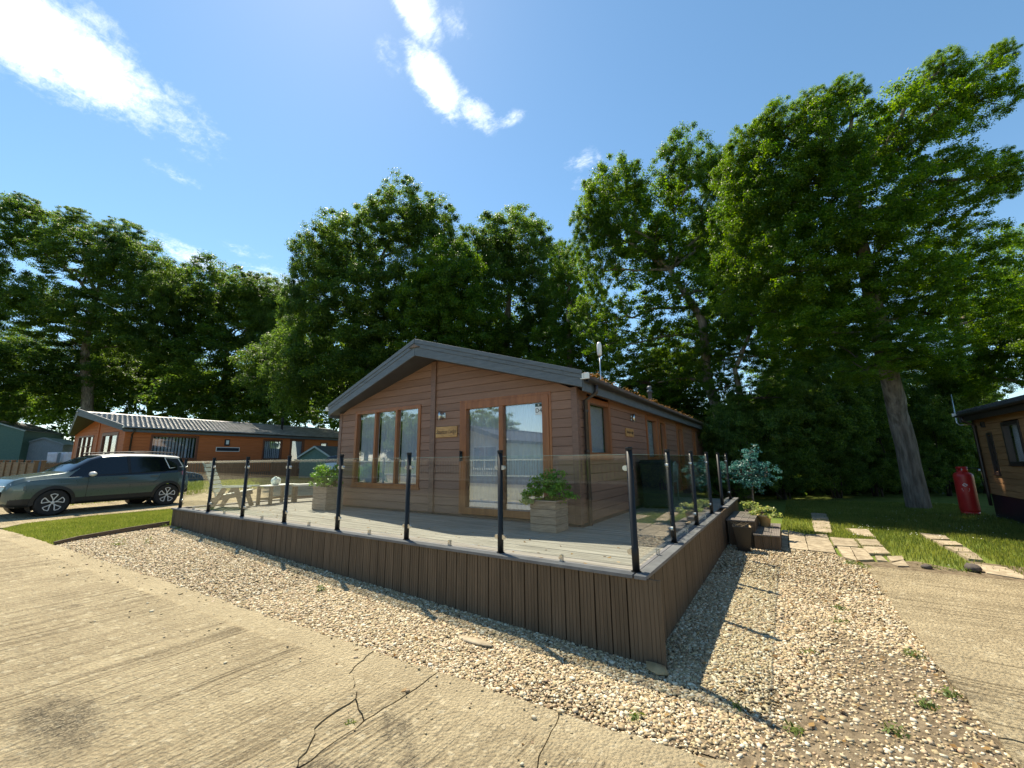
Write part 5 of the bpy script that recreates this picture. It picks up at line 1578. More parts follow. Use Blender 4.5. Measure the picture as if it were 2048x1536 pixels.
# centre group
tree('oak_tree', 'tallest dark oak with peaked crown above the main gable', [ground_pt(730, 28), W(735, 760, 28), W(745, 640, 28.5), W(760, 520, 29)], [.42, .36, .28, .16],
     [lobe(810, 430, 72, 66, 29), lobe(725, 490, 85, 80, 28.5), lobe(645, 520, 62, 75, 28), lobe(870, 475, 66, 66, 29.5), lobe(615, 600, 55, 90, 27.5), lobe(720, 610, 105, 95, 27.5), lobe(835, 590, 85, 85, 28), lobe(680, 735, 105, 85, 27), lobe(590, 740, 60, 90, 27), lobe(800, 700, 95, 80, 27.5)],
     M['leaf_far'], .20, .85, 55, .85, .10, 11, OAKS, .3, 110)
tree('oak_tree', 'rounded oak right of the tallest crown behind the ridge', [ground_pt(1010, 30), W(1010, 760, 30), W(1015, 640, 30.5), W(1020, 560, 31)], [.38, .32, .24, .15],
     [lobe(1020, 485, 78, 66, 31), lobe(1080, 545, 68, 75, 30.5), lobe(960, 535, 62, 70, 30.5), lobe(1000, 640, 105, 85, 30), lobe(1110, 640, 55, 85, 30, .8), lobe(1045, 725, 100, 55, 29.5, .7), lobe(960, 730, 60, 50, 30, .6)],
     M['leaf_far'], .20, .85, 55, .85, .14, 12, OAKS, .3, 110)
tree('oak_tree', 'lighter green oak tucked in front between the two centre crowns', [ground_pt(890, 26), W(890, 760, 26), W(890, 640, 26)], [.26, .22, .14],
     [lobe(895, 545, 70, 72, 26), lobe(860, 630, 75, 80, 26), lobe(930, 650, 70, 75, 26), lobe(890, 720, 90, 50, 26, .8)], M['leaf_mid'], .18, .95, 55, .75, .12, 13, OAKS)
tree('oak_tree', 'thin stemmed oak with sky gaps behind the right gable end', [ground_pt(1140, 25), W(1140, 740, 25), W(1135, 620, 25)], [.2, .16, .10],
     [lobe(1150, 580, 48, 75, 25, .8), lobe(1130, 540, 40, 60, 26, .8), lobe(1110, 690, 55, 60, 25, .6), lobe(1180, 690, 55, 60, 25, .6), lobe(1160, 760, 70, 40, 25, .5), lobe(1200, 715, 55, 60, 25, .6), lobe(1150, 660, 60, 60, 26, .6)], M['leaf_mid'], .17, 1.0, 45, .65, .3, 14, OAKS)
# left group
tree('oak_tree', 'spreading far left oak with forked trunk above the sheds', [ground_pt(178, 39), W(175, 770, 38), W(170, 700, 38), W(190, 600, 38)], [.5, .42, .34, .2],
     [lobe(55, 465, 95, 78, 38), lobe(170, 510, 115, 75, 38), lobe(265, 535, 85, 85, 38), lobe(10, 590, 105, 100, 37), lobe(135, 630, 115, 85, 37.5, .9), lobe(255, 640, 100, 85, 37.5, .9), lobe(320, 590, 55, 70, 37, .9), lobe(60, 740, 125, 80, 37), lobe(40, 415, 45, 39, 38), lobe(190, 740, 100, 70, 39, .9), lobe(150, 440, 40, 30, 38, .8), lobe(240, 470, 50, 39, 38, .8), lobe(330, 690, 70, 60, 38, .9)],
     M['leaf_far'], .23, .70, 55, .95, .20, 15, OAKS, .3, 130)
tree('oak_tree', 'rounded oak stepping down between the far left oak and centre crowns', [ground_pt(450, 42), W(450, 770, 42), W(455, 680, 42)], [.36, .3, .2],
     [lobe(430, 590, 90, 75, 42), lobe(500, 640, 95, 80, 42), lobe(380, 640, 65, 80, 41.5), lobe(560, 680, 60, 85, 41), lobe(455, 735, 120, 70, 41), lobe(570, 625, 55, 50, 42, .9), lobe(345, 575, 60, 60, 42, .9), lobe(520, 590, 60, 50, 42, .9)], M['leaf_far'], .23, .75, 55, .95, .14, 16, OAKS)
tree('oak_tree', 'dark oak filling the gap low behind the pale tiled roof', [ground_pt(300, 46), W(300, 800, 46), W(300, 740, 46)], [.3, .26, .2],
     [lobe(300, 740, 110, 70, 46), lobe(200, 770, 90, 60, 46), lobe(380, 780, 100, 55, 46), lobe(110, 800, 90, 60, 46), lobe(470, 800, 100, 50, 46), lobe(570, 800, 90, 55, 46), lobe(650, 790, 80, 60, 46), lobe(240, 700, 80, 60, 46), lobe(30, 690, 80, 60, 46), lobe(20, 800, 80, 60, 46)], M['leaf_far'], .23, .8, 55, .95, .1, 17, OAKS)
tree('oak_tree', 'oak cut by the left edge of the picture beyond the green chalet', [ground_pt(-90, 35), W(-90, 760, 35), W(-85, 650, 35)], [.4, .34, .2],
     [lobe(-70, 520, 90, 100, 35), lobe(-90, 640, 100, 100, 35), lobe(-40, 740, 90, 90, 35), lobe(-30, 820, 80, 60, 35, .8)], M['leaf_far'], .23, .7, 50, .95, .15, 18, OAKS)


# understorey shrubs, right
def shrub(label, lobes, leaf_m, leaf, dens, per, clump, seed, stem, group=None, name='shrub', thin=.05, cat='shrub', sr=1.0):
    rng = np.random.default_rng(seed)
    root = tag(empty(name, tuple(stem)), label, cat, group); loc = np.array(stem, float)
    lb = [(np.array(c) - loc, np.array(r), k) for c, r, k in lobes]
    if sr == 1.0: crown_of(root, lb, leaf_m, seed, False, UNITS_SHRUB, 1.12, 'foliage')
    else:
        CC, P, N, S = crown_points(lb, rng, dens, leaf, per, clump, thin, ph=seed * 2.3)
        v, f = leaf_cloud(P, N, S, rng); link('foliage', np_mesh('foliage', v, f), leaf_m, root)
    sm = MB()
    for i in range(7):
        c = lb[i % len(lb)][0]
        limb_mesh(sm, rng.normal(size=3) * np.array([.12, .12, 0]) * sr - np.array([0, 0, .1 * sr]), c + rng.normal(size=3) * .25 * sr, .035 * sr, .012 * sr, rng, 4, 5)
    tag(sm.build('stems', M['twig'], root, True), kind='stuff')
    return root


HEDGE = 'dark shrubs under the oaks'
hs = [(1455, 905, 50, 85, 15.5, 'glossy shrub behind the blue green potted tree'), (1555, 890, 70, 105, 15.8, 'dense shrub right of the blue green potted tree'), (1655, 880, 75, 120, 16.2, 'tall dark shrub midway along the back lawn'),
      (1745, 880, 65, 120, 16.6, 'dark shrub just left of the bare oak trunk'), (1880, 885, 65, 115, 16.5, 'dark shrub between the oak trunk and the gas cylinder'), (1960, 860, 55, 120, 17, 'tall shrub rising behind the tan lodge corner')]
for i, (px, py, rx, ry, d, lab) in enumerate(hs):
    g0 = ground_pt(px, d)
    shrub(lab, [lobe(px, py - 30, rx, ry * .75, d, 1), lobe(px - rx * .4, py + 45, rx * .7, ry * .5, d - .3, 1), lobe(px + rx * .4, py + 50, rx * .7, ry * .48, d - .3, 1), lobe(px + rx * .2, py - ry * .85, rx * .8, ry * .5, d + .8, .7)], M['leaf_shrub'], .105, 4.6, 50, .36, 30 + i, g0, HEDGE)
for i, (px, py, rx, ry, d, lab) in enumerate([(1610, 770, 95, 75, 20, 'pale understorey bush high behind the back lawn'), (1800, 780, 90, 70, 20, 'understorey bush behind the bare oak trunk'), (1330, 760, 80, 60, 22, 'leafy bush above the lodge eaves'), (1900, 770, 80, 70, 20, 'understorey bush above the gas cylinder'), (1480, 860, 90, 70, 21, 'shaded bush behind the forked slender tree')]):
    shrub(lab, [lobe(px, py, rx, ry, d, 1), lobe(px - rx * .5, py + ry * .8, rx * .8, ry * .8, d, 1), lobe(px + rx * .5, py + ry * .9, rx * .8, ry * .8, d, 1), lobe(px, py + ry * 1.7, rx, ry, d, .9)], M['leaf_shrub'], .17, 2.2, 48, .55, 50 + i, ground_pt(px, d), HEDGE)
# far wood floor: a continuous dark mass of undergrowth
rngu = np.random.default_rng(77)
lbs = []
for px in range(-120, 1250, 70): lbs.append(lobe(px, 850 + rngu.uniform(-12, 12), 70, 70, 43 - px * .006, .8))
for px in range(1250, 2200, 80): lbs.append(lobe(px, 860, 70, 90, 26, .8))
for px in range(1420, 2120, 42): lbs.append(lobe(px, 940 + rngu.uniform(-10, 10), 40, 50, 19.5, 1.6)); lbs.append(lobe(px, 972 + rngu.uniform(-5, 5), 40, 26, 17.8, 2.0)); lbs.append(lobe(px, 860 + rngu.uniform(-20, 20), 50, 60, 21, 1.4))
for px in range(-100, 760, 60): lbs.append(lobe(px, 800 + rngu.uniform(-15, 15), 60, 50, 40, 1.0))
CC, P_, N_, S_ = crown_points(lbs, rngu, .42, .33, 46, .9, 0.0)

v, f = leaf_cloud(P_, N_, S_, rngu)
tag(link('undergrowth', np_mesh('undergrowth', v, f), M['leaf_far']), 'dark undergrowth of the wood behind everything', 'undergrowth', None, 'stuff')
# trees across the road (mirrored in windows)
for i, (x, y, h) in enumerate([(-52, -32, 8), (-45, -33, 6.5), (-38, -32, 7), (-31, -34, 6)]):
    tree('oak_tree', ['oak across the road mirrored in the left window pane', 'oak across the road mirrored between the left and middle panes', 'oak across the road mirrored in the middle window pane', 'oak across the road mirrored in the right window pane'][i],
         [np.array([x, y, -.5]), np.array([x, y, h * .4]), np.array([x + .5, y, h * .6])], [.35, .28, .16], [(np.array([x, y, h * .75]), (3.5, 3.5, 3), 1), (np.array([x - 2.5, y, h * .55]), (3, 3, 2.6), 1), (np.array([x + 2.6, y + 1, h * .58]), (3, 3, 2.6), 1)], M['leaf_far'], .3, .5, 40, 1.0, .15, 90 + i, 'oaks across the road', .3, 30)
# ------------------------------------------------------------------ grass
def blades(n, poly, h, rng, dens_fn=None, box=None, lean=.5):
    xs = [p[0] for p in poly]; ys = [p[1] for p in poly]
    P = np.stack([rng.uniform(min(xs), max(xs), n), rng.uniform(min(ys), max(ys), n)], -1)
    P = P[in_poly(P, poly)]
    if dens_fn is not None: P = P[rng.uniform(0, 1, len(P)) < dens_fn(P)]
    n = len(P); hh = h * rng.uniform(.45, 1.25, n); a = rng.uniform(0, 6.283, n); w = .0052 * rng.uniform(.7, 1.5, n) * (h / .06)
    z = gz(P[:, 0], P[:, 1]) - .035
    side = np.stack([np.cos(a) * w, np.sin(a) * w, np.zeros(n)], -1)
    ln = rng.uniform(0, 6.283, n); tip = np.stack([np.cos(ln) * hh * lean * rng.uniform(.2, 1, n), np.sin(ln) * hh * lean * rng.uniform(.2, 1, n), hh + .03], -1)
    b = np.stack([P[:, 0], P[:, 1], z], -1)
    mid = b + tip * np.array([.35, .35, .6])
    v = np.stack([b - side, b + side, mid + side * .8, b + tip, mid - side * .8], 1).reshape(-1, 3)
    f = np.arange(5 * n).reshape(n, 5)
    return np_mesh('grass', v, f)


rg = np.random.default_rng(5)
strip = [(-10.49, -0.1), (-10.25, -0.92), (-9.95, -1.66), (-9.65, -2.0), (-12.9, -2.25), (-13.6, -1.85), (-14.05, -0.62), (-14.18, 1.1), (-14.3, 4.2), (-10.5, 4.2)]
tag(link('grass', blades(110000, strip, .034, rg), M['blade']), 'short bright grass strip between the road and the parked green car', 'grass', None, 'stuff')
holes = [q for q in qs]
def lawn_d(P):
    d = np.clip(1.1 - .02 * np.maximum(0, P[:, 1] - 6), .3, 1)
    for q in holes:
        c_ = sum(np.array(a) for a in q) / len(q); d[in_poly(P, [tuple(c_ + (np.array(a) - c_) * .90) for a in q])] = 0
    near = np.clip((P[:, 1] - 5.2) / 1.6, 0, 1); d *= .25 + .75 * near
    d *= np.clip(.75 + .5 * wav(P, .9, 2), .25, 1)
    for q in [[(3.43, 8.6), (3.85, 8.5), (3.8, 5.0), (3.45, 5.1)]]: d[in_poly(P, q)] *= .12
    return d


lawn = [(0.95, 7.7), (1.1, 14.8), (5.6, 15.5), (5.6, 12), (9, 9), (9, 5.2), (3.5, 5.2), (2.9, 5.5), (2.3, 5.9), (1.8, 7.5)]
tag(link('grass', blades(150000, lawn, .045, rg, lawn_d), M['blade']), 'mown grass of the shaded lawn right of the deck', 'grass', None, 'stuff')
bank = [(-23.6, -.4), (-17.4, -1.5), (-19.2, 8.4), (-20, 12), (-24.5, 12)]
tag(link('grass', blades(34000, bank, .09, rg), M['blade']), 'grass bank rising to the brown fence', 'grass', None, 'stuff')
# daisies
n = 260; Pd = np.stack([rg.uniform(2.2, 6.5, n), rg.uniform(7.5, 12.5, n)], -1); Pd = Pd[wav(Pd, 1.3, 1) > .1]
dv = MB()
for x, y in Pd:
    z = float(gz(x, y)) + .035; r = .012
    dv.poly([(x + r * math.cos(a), y + r * math.sin(a), z + .004 * (k % 2)) for k, a in enumerate(np.arange(6) * math.pi / 3)], [tuple(range(6))])
tag(dv.build('daisies', M['petal']), 'scattered white daisies in the shaded lawn', 'flowers', None, 'stuff')

# weeds in the gravel
wv = []
def weed_tuft(c, r, n, h, rng):
    c = np.array([c[0], c[1], float(gz(*c)) - .01])
    u = unit(n, rng); u[:, 2] = abs(u[:, 2]) * .9 + .15
    P = c + u * r * rng.uniform(.2, 1, n)[:, None] * np.array([1, 1, h / r])
    N = u + rng.normal(size=(n, 3)) * .5; N /= np.linalg.norm(N, axis=1, keepdims=True)
    return leaf_cloud(P, N, rng.uniform(.02, .05, n), rng, .35)


vv, ff, k = [], [], 0
for c, r, n, h in [((-8.83, -1.34), .16, 60, .16), ((-8.6, -1.0), .1, 30, .14), ((-3.79, -.62), .07, 60, .09), ((1.08, -.44), .08, 50, .05), ((.75, -.35), .06, 30, .04), ((1.55, 2.39), .1, 50, .04), ((1.5, 1.9), .12, 50, .03), ((2.02, .62), .08, 60, .06), ((1.84, .36), .08, 60, .06),
                   ((1.95, 1.3), .1, 50, .05), ((1.9, 4.9), .14, 80, .06), ((2.05, 4.7), .12, 60, .07), ((.2, -.85), .07, 40, .04), ((-10.3, -.25), .1, 60, .09), ((-9.9, -.15), .08, 50, .07), ((2.9, 5.2), .18, 90, .06), ((3.2, 5.2), .18, 90, .07), ((-1.28, -1.95), .04, 30, .03), ((-1.75, -1.85), .03, 20, .02), ((1.2, .9), .09, 40, .03), ((1.6, -.1), .1, 50, .04)]:
    a, b = weed_tuft(c, r, n, h, rg); vv.append(a); ff.append(b + k); k += len(a)
tag(link('weeds', np_mesh('weeds', np.concatenate(vv), np.concatenate(ff)), M['weed']), 'small weeds sprouting through the gravel', 'weeds', None, 'stuff')
# fallen leaves on deck and gutter
n = 120; Pl = np.stack([rg.uniform(-10, -.2, n), .06 + rg.uniform(0, 1, n) ** 2 * 1.6, np.full(n, DZ + .006)], -1)
n2 = 500; Pg = np.stack([np.full(n2, X0 + .27) + rg.normal(0, .05, n2), Y0 + rg.uniform(.0, 1, n2) ** 1.6 * 11.8 - .1, np.full(n2, 2.30) + rg.uniform(0, .05, n2)], -1)
n3 = 260; Pr = np.stack([rg.uniform(.3, 2.1, n3), rg.uniform(-1.3, 5.2, n3)], -1); Pr = np.concatenate([Pr, np.stack([rg.uniform(-9, 1, 90), rg.uniform(-1.6, -.15, 90)], -1)]); Pr = np.concatenate([Pr, (gz(Pr[:, 0], Pr[:, 1]) + .012)[:, None]], 1)
Pa = np.concatenate([Pl, Pg, Pr]); Na = rg.normal(size=(len(Pa), 3)) * .25 + np.array([0, 0, 1]); Na /= np.linalg.norm(Na, axis=1, keepdims=True)
v, f = leaf_cloud(Pa, Na, rg.uniform(.025, .06, len(Pa)), rg)
tag(link('fallen_leaves', np_mesh('fallen_leaves', v, f), M['litter']), 'dry leaves fallen on the deck, the gravel and along the gutter', 'leaves', None, 'stuff')


# ------------------------------------------------------------------ deck furniture and pots
def planter(label, p, w, l, h, mat):
    r = tag(empty('planter_box', p), label, 'planter')
    nb = 4
    for i in range(nb):
        z0, z1 = i * h / nb + .003, (i + 1) * h / nb - .003
        MB().box(-w / 2, w / 2, -l / 2, -l / 2 + .022, z0, z1).build('plank', mat, r, False, .003); MB().box(-w / 2, w / 2, l / 2 - .022, l / 2, z0, z1).build('plank', mat, r, False, .003)
        MB().box(-w / 2 + .001, -w / 2 + .022, -l / 2 + .023, l / 2 - .023, z0, z1).build('plank', mat, r, False, .003); MB().box(w / 2 - .022, w / 2 - .001, -l / 2 + .023, l / 2 - .023, z0, z1).build('plank', mat, r, False, .003)
    rimb = MB(); rimb.box(-w / 2 - .02, w / 2 + .02, -l / 2 - .02, -l / 2 + .03, h, h + .02); rimb.box(-w / 2 - .02, w / 2 + .02, l / 2 - .03, l / 2 + .02, h, h + .02)
    rimb.box(-w / 2 - .02, -w / 2 + .03, -l / 2 + .031, l / 2 - .031, h, h + .02); rimb.box(w / 2 - .03, w / 2 + .02, -l / 2 + .031, l / 2 - .031, h, h + .02); rimb.build('rim', mat, r, False, .004)
    MB().box(-w / 2 + .03, w / 2 - .03, -l / 2 + .03, l / 2 - .03, .02, h - .04).build('soil', M['soil'], r)
    return r


planter('weathered timber planter in front of the sliding door', (-1.80, 1.72, DZ), .42, .40, .42, M['timber'])
shrub('bushy green plant in the planter beside the sliding door', [(np.array([-1.80, 1.72, .58]), (.31, .30, .21), 1), (np.array([-1.62, 1.68, .50]), (.25, .25, .17), 1), (np.array([-1.97, 1.62, .50]), (.22, .22, .16), 1), (np.array([-1.74, 1.76, .70]), (.20, .20, .15), 1)], M['leaf_bright'], .042, 50, 36, .10, 61, (-1.80, 1.72, DZ + .36), None, 'potted_plant', .0, 'plant', .12)
shrub('pale yellow green leaves hanging from the planter beside the door', [(np.array([-2.0, 1.50, .40]), (.11, .09, .08), 1)], M['leaf_lily'], .075, 60, 14, .08, 62, (-1.96, 1.54, DZ + .38), None, 'potted_plant', .0, 'plant', .12)
planter('weathered timber planter at the left corner of the lodge', (-7.35, 1.70, DZ), .50, .42, .46, M['timber'])
shrub('bright green leafy plant in the planter at the left lodge corner', [(np.array([-7.4, 1.68, .72]), (.36, .32, .22), 1), (np.array([-7.2, 1.62, .58]), (.30, .26, .16), 1), (np.array([-7.55, 1.66, .62]), (.22, .24, .18), 1)], M['leaf_bright'], .050, 40, 38, .12, 63, (-7.35, 1.70, DZ + .4), None, 'potted_plant', .0, 'plant', .12)

# reclining slatted garden chair; local +x = facing
ch = tag(empty('garden_chair', (-9.60, .72, DZ), math.atan2(.76, .65)), 'grey green slatted garden chair with arched back on splayed legs', 'chair')
for s in (-.31, .31):
    mb = MB(); mb.bar((-.06, s, .46), (-.30, s, 0), .035, .10, (1, 0, 0)); mb.build('leg', M['chair_wood'], ch, False, .004)
    mb = MB(); mb.bar((.16, s, .46), (.34, s, 0), .035, .10, (1, 0, 0)); mb.build('leg', M['chair_wood'], ch, False, .004)
    mb = MB(); mb.box(-.36, .46, s - .065, s + .065, .465, .488); mb.build('armrest', M['chair'], ch, False, .005)
    mb = MB(); mb.bar((-.34, s * .88, .20), (.34, s * .88, .33), .03, .09); mb.build('seat_rail', M['chair_wood'], ch, False, .004)
for i in range(6):
    x = -.26 + i * .11; z = .262 + (x + .34) * .19
    MB().box(x, x + .095, -.27, .27, z, z + .02).build('seat_slat', M['white_paint'], ch, False, .003)
for i in range(8):
    k = i / 8; hw = .27 + .03 * math.sin(k * 3.0) if i < 7 else .19
    x, z = -.24 - .34 * k, .30 + .76 * k
    mb = MB(); mb.bar((x, -hw, z), (x, hw, z), .02, .082, (-.40, 0, .92)); mb.build('back_slat', M['chair'], ch, False, .004)
for s in (-.2, .2): MB().bar((-.215, s, .22), (-.585, s, 1.05), .03, .025, (1, 0, .4)).build('back_rail', M['chair'], ch)

tb = tag(empty('low_table', (-9.72, 1.80, DZ), math.radians(113)), 'low table with white plank top behind the garden chair', 'table')
for i in range(4): MB().box(-.52, .52, -.23 + i * .117, -.23 + i * .117 + .108, .44, .462).build('top_plank', M['white_paint'], tb, False, .003)
for x in (-.40, .40):
    for y in (-.17, .17): MB().box(x - .035, x + .035, y - .03, y + .03, 0, .44).build('leg', M['chair_wood'], tb, False, .004)
MB().box(-.40, .40, -.03, .03, .12, .17).build('stretcher', M['chair_wood'], tb); 
for x in (-.40, .40): MB().box(x - .02, x + .02, -.14, .14, .118, .168).build('stretcher', M['chair_wood'], tb)
orn = tag(empty('ceramic_ornament', (-9.66, 1.72, DZ + .462), math.radians(-30)), 'white glazed round bodied ornament standing on the low table', 'ornament')
mb = MB(); mb.lathe([(0, 0), (.07, 0), (.115, .04), (.13, .10), (.11, .165), (.06, .20), (0, .21)], 18); o = mb.build('body', M['glaze'], orn, True); o.scale = (1.25, .9, .95)
mb = MB(); mb.lathe([(0, -.06), (.045, -.045), (.062, 0), (.045, .045), (0, .06)], 14, (.17, 0, .13)); mb.build('head', M['glaze'], orn, True)
mb = MB(); mb.lathe([(.02, 0), (.035, .03), (.03, .035), (.015, .005)], 10, (.19, .0, .175)); mb.build('ear', M['glaze'], orn, True)
bn = tag(empty('small_bench', (-9.55, 2.6, DZ), math.radians(70)), 'small white topped bench left of the corner planter', 'bench')
MB().box(-.45, .45, -.16, .16, .40, .45).build('seat', M['white_paint'], bn, False, .006)
for x in (-.36, .36):
    mb = MB(); mb.box(x - .03, x + .03, -.13, -.09, 0, .40); mb.build('leg', M['timber_dark'], bn); mb = MB(); mb.box(x - .03, x + .03, .09, .13, 0, .40); mb.build('leg', M['timber_dark'], bn)
MB().box(-.36, .36, -.02, .02, .10, .14).build('stretcher', M['timber_dark'], bn)

# pale green cast iron bench and bin on the side deck
ib = tag(empty('iron_bench', (-1.12, 7.0, DZ), math.radians(-90)), 'pale green cast iron chair with arched back on the side deck', 'chair')
bk = MB()
for s in (-.26, .26): bk.tube([(s, 0, 0), (s, 0, .45), (s, .03, .78)], .016, 6)
for k in range(5):
    x0 = -.24 + k * .12
    bk.tube([(x0, .01, .48), (x0, .02, .68), (x0 + .05, .03, .82), (x0 + .12, .035, .90)], .009, 5); bk.tube([(x0 + .0, .01, .48), (x0, .02, .68), (x0 - .05, .03, .82), (x0 - .12, .035, .88)], .009, 5)
bk.tube([(-.26, .03, .78), (-.17, .035, .89), (0, .04, .94), (.17, .035, .89), (.26, .03, .78)], .016, 6); bk.tube([(-.26, .0, .47), (.26, .0, .47)], .014, 6)
bk.build('backrest', M['green_iron'], ib, True)
for i in range(6): MB().box(-.25, .25, -.42 + i * .07, -.37 + i * .07, .44, .455).build('seat_slat', M['green_iron'], ib)
for s in (-.25, .25): MB().tube([(s, -.42, .44), (s, -.44, 0)], .015, 6).build('leg', M['green_iron'], ib)
wb_ = tag(empty('storage_bin', (-1.12, 5.35, DZ)), 'dark storage bin against the lodge side wall', 'bin')
mb = MB(); hexa(mb, [(-.24, -.25, .04), (.24, -.25, .04), (.24, .25, .04), (-.24, .25, .04)], [(-.28, -.30, .92), (.28, -.30, .92), (.28, .30, .92), (-.28, .30, .92)]); mb.build('body', M['bin'], wb_, False, .02)
mb = MB(); hexa(mb, [(-.30, -.32, .921), (.30, -.32, .921), (.30, .32, .921), (-.30, .32, .921)], [(-.26, -.28, 1.0), (.26, -.28, 1.0), (.26, .28, 1.0), (-.26, .28, 1.0)]); mb.build('lid', M['bin'], wb_, False, .02)
for s in (-.2, .2): MB().lathe([(0, -.03), (.09, -.03), (.09, .03), (0, .03)], 14, (-.2, s, .09), 'y').build('wheel', M['tyre'], wb_)


# pots by the steps
def tapered_pot(name, label, p, wt, wb__, h, mat, side_mat=None):
    r = tag(empty(name, p, math.radians(8)), label, 'pot'); t = .02
    for i, (dx, dy) in enumerate(((0, -1), (1, 0), (0, 1), (-1, 0))):
        mb = MB(); s = 1
        a, b = wb__ / 2, wt / 2
        if dx == 0: hexa(mb, [(-a, dy * a, 0), (a, dy * a, 0), (a, dy * (a - t), 0), (-a, dy * (a - t), 0)], [(-b, dy * b, h), (b, dy * b, h), (b, dy * (b - t), h), (-b, dy * (b - t), h)])
        else: hexa(mb, [(dx * a, -a + t, 0), (dx * a, a - t, 0), (dx * (a - t), a - t, 0), (dx * (a - t), -a + t, 0)], [(dx * b, -b + t, h), (dx * b, b - t, h), (dx * (b - t), b - t, h), (dx * (b - t), -b + t, h)])
        mb.build('side', side_mat if (side_mat and dx == 1) else mat, r, False, .004)  # right side takes a lighter colour than the others
    MB().box(-wb__ / 2 + t, wb__ / 2 - t, -wb__ / 2 + t, wb__ / 2 - t, .02, h - .05).build('soil', M['soil'], r)
    return r


zp = float(gz(.42, 5.08)) - .01
tapered_pot('square_pot', 'dark tapered square pot with tan side on the gravel before the steps', (.40, 5.10, zp), .30, .20, .43, M['pot_black'], M['pot_tan'])
dst = MB(); rq = np.random.default_rng(3)
for i in range(14):
    a, r0 = rq.uniform(0, 6.28), rq.uniform(.02, .1); x, y = .40 + r0 * math.cos(a), 5.10 + r0 * math.sin(a)
    dst.tube([(x, y, zp + .36), (x + rq.normal() * .04, y + rq.normal() * .04, zp + .43), (x + rq.normal() * .08, y + rq.normal() * .08, zp + .47 + rq.uniform(0, .05))], [.006, .004, .002], 4)
tag(dst.build('dry_stalks', M['chair_wood']), 'dry dead stalks in the dark tapered pot', 'plant')
yp = (.72, 6.45, -.42)
r = tag(empty('round_pot', yp), 'small yellow clay pot standing on the lower step', 'pot')
MB().lathe([(0, 0), (.085, 0), (.12, .20), (.13, .20), (.13, .235), (.11, .235), (.10, .19), (0, .18)], 20).build('body', M['pot_yellow'], r, True)
shrub('pale green trailing plant in the yellow pot on the steps', [(np.array([.66, 6.45, -.12]), (.24, .24, .10), 1), (np.array([.46, 6.6, -.03]), (.20, .22, .10), 1), (np.array([.86, 6.42, -.18]), (.14, .14, .07), .8)], M['leaf_lily'], .07, 34, 18, .09, 64, (.72, 6.45, -.24), None, 'potted_plant', .0, 'plant', .12)
# artificial looking blue green standard tree in a pot
bp_ = (.46, 7.75, float(gz(.46, 7.75)) + .0)
tapered_pot('square_pot', 'brown square pot holding the blue green standard tree', bp_, .38, .30, .38, M['timber_dark'])
tree('standard_tree', 'blue green leafy standard tree on a thin stem beside the deck steps', [np.array([.46, 7.75, bp_[2] + .3]), np.array([.47, 7.76, .15]), np.array([.48, 7.78, .55])], [.022, .02, .016],
     [(np.array([.50, 7.8, .80]), (.44, .44, .36), 1), (np.array([.22, 7.7, .62]), (.36, .34, .28), 1), (np.array([.78, 7.86, .60]), (.36, .34, .30), 1), (np.array([.50, 7.8, 1.12]), (.24, .24, .20), 1), (np.array([.5, 7.7, .42]), (.36, .36, .24), .8)], M['leaf_teal'], .060, 20, 24, .14, .1, 66, None, .2, 30, 'bark', 'potted tree')

# ------------------------------------------------------------------ gas cylinder by the right lodge
gp = (5.30, 12.80, float(gz(5.3, 12.8)) - .04)
gc = tag(empty('gas_cylinder', gp), 'tall red gas cylinder standing by the tan lodge corner', 'gas cylinder')
MB().lathe([(0, .06), (.14, .05), (.194, .09), (.200, .14), (.200, 1.02), (.194, 1.08), (.15, 1.125), (.09, 1.15), (0, 1.155)], 28).build('body', M['red_paint'], gc, True)
MB().lathe([(.178, 0), (.186, 0), (.186, .09), (.178, .09)], 28).build('foot_ring', M['red_paint'], gc, True)
sh = MB(); N = 28
for i in range(N):          # valve shroud with hand holes
    a0, a1 = 2 * math.pi * i / N, 2 * math.pi * (i + 1) / N
    spans_ = [(1.12, 1.19), (1.25, 1.29)] if (i % 14) in (1, 2, 3, 4, 5) else [(1.12, 1.29)]
    for z0, z1 in spans_:
        sh.poly([(.115 * math.cos(a), .115 * math.sin(a), z) for z in (z0, z1) for a in (a0, a1)] + [(.108 * math.cos(a), .108 * math.sin(a), z) for z in (z0, z1) for a in (a0, a1)],
                [(0, 1, 3, 2), (5, 4, 6, 7), (0, 4, 5, 1), (2, 3, 7, 6)])
sh.build('valve_shroud', M['red_paint'], gc, True)
MB().lathe([(0, 1.15), (.03, 1.15), (.03, 1.22), (.018, 1.23), (0, 1.235)], 12).build('valve', M['steel'], gc, True)
em = MB(); aim = math.atan2(-3.84 - gp[1], 1.22 - gp[0])
def on_cyl(u, z, r_=.2015): a = aim + u / .20; return (r_ * math.cos(a), r_ * math.sin(a), z)
dm = [(-.05, .80), (0, .845), (.05, .80), (0, .755)]
for (u0, z0), (u1, z1) in zip(dm, dm[1:] + dm[:1]): em.bar(on_cyl(u0, z0), on_cyl(u1, z1), .010, .003, on_cyl(0, 0))
em.bar(on_cyl(-.03, .79), on_cyl(.03, .81), .012, .003, on_cyl(0, 0))
em.build('emblem', M['card'], gc)
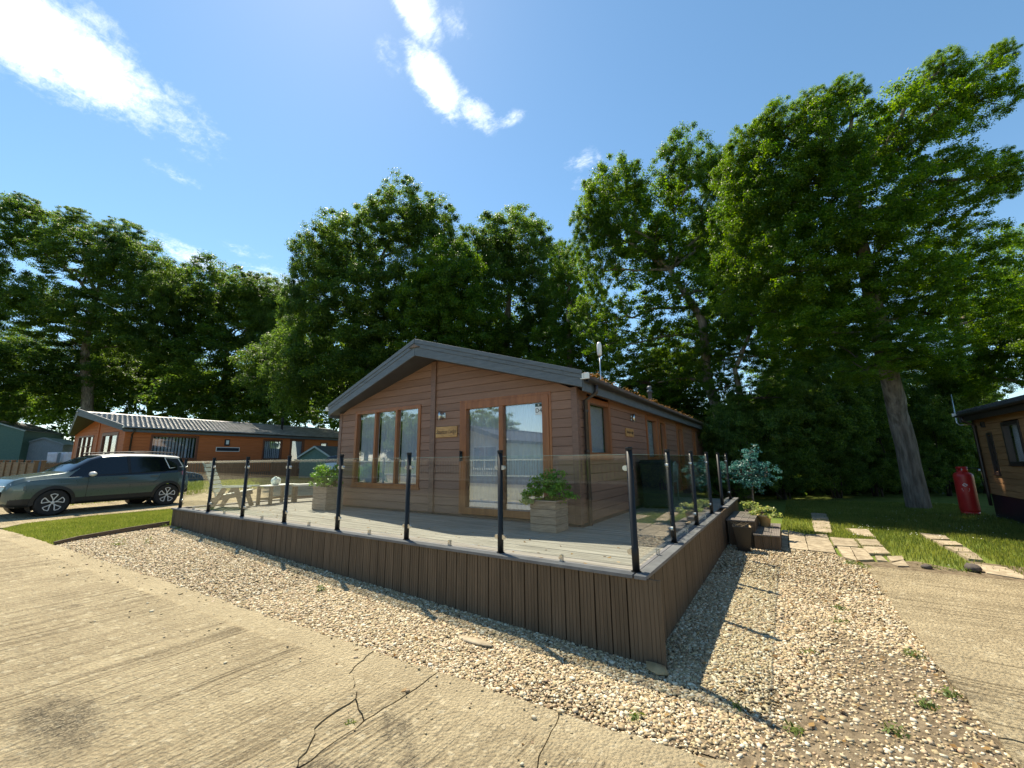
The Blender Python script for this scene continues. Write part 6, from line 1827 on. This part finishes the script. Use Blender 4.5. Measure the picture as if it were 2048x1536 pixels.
em = MB(); em.bar(on_cyl(-.075, .70), on_cyl(.075, .70), .014, .003, on_cyl(0, 0)); em.bar(on_cyl(-.075, .67), on_cyl(.075, .67), .014, .003, on_cyl(0, 0)); em.bar(on_cyl(-.06, .64), on_cyl(.06, .64), .010, .003, on_cyl(0, 0)); em.build('print', M['card'], gc)
rgl = tag(empty('gas_regulator', (5.61, 12.62, gp[2] + 1.2)), 'silver gas regulator with pale hose on the tan lodge corner', 'regulator')
MB().lathe([(0, -.03), (.06, -.025), (.07, 0), (.05, .03), (0, .035)], 16, (0, 0, 0)).build('body', M['steel'], rgl, True)
MB().tube([(-.02, 0, .03), (-.12, .06, .06), (-.26, .15, .03)], .012, 6).build('pigtail', M['car_black'], rgl, True)
MB().tube([(.0, -.02, -.02), (.01, -.03, -.14), (.03, -.03, -.3)], .014, 6).build('hose', M['pot_yellow'], rgl, True)

# ------------------------------------------------------------------ stones, scraps
def rock(label, p, s, seed, mat):
    bv, bf = ico(2); r = np.random.default_rng(seed)
    v = bv * (1 + .22 * noise3(bv * 2.1, 1.0, seed)[:, None] + r.uniform(-.05, .05, (len(bv), 1))) * np.array(s)
    o = link('rock', np_mesh('rock', v, bf), mat, None, True); o.location = (p[0], p[1], float(gz(*p)) + s[2] * .35); tag(o, label, 'rock')


rock('dark lump of rock beside the large stepping stone', (3.36, 5.28), (.10, .09, .07), 2, M['stone_dark']); rock('small dark stone on the soil behind the side drive', (2.83, 5.12), (.07, .05, .035), 3, M['stone_dark'])
rock('flat pale stone half buried in the gravel before the deck', (-1.35, -.60), (.20, .05, .012), 4, M['paving'])
mb = MB(); pts = [(.07, -.115), (.15, -.14), (.22, -.10), (.27, -.19), (.19, -.24), (.10, -.20)]
z0 = float(gz(.1, -.1)); hz = [.03, .045, .02, .0, .006, .01]
mb.poly([(x, y, z0 + h) for (x, y), h in zip(pts, hz)] + [(.17, -.165, z0 + .024)], [(i, (i + 1) % 6, 6) for i in range(6)])
o = mb.build('membrane_scrap', M['membrane'], None, True); sd = o.modifiers.new('solid', 'SOLIDIFY'); sd.thickness = .004
tag(o, 'torn scrap of tan weed membrane at the deck corner', 'scrap')
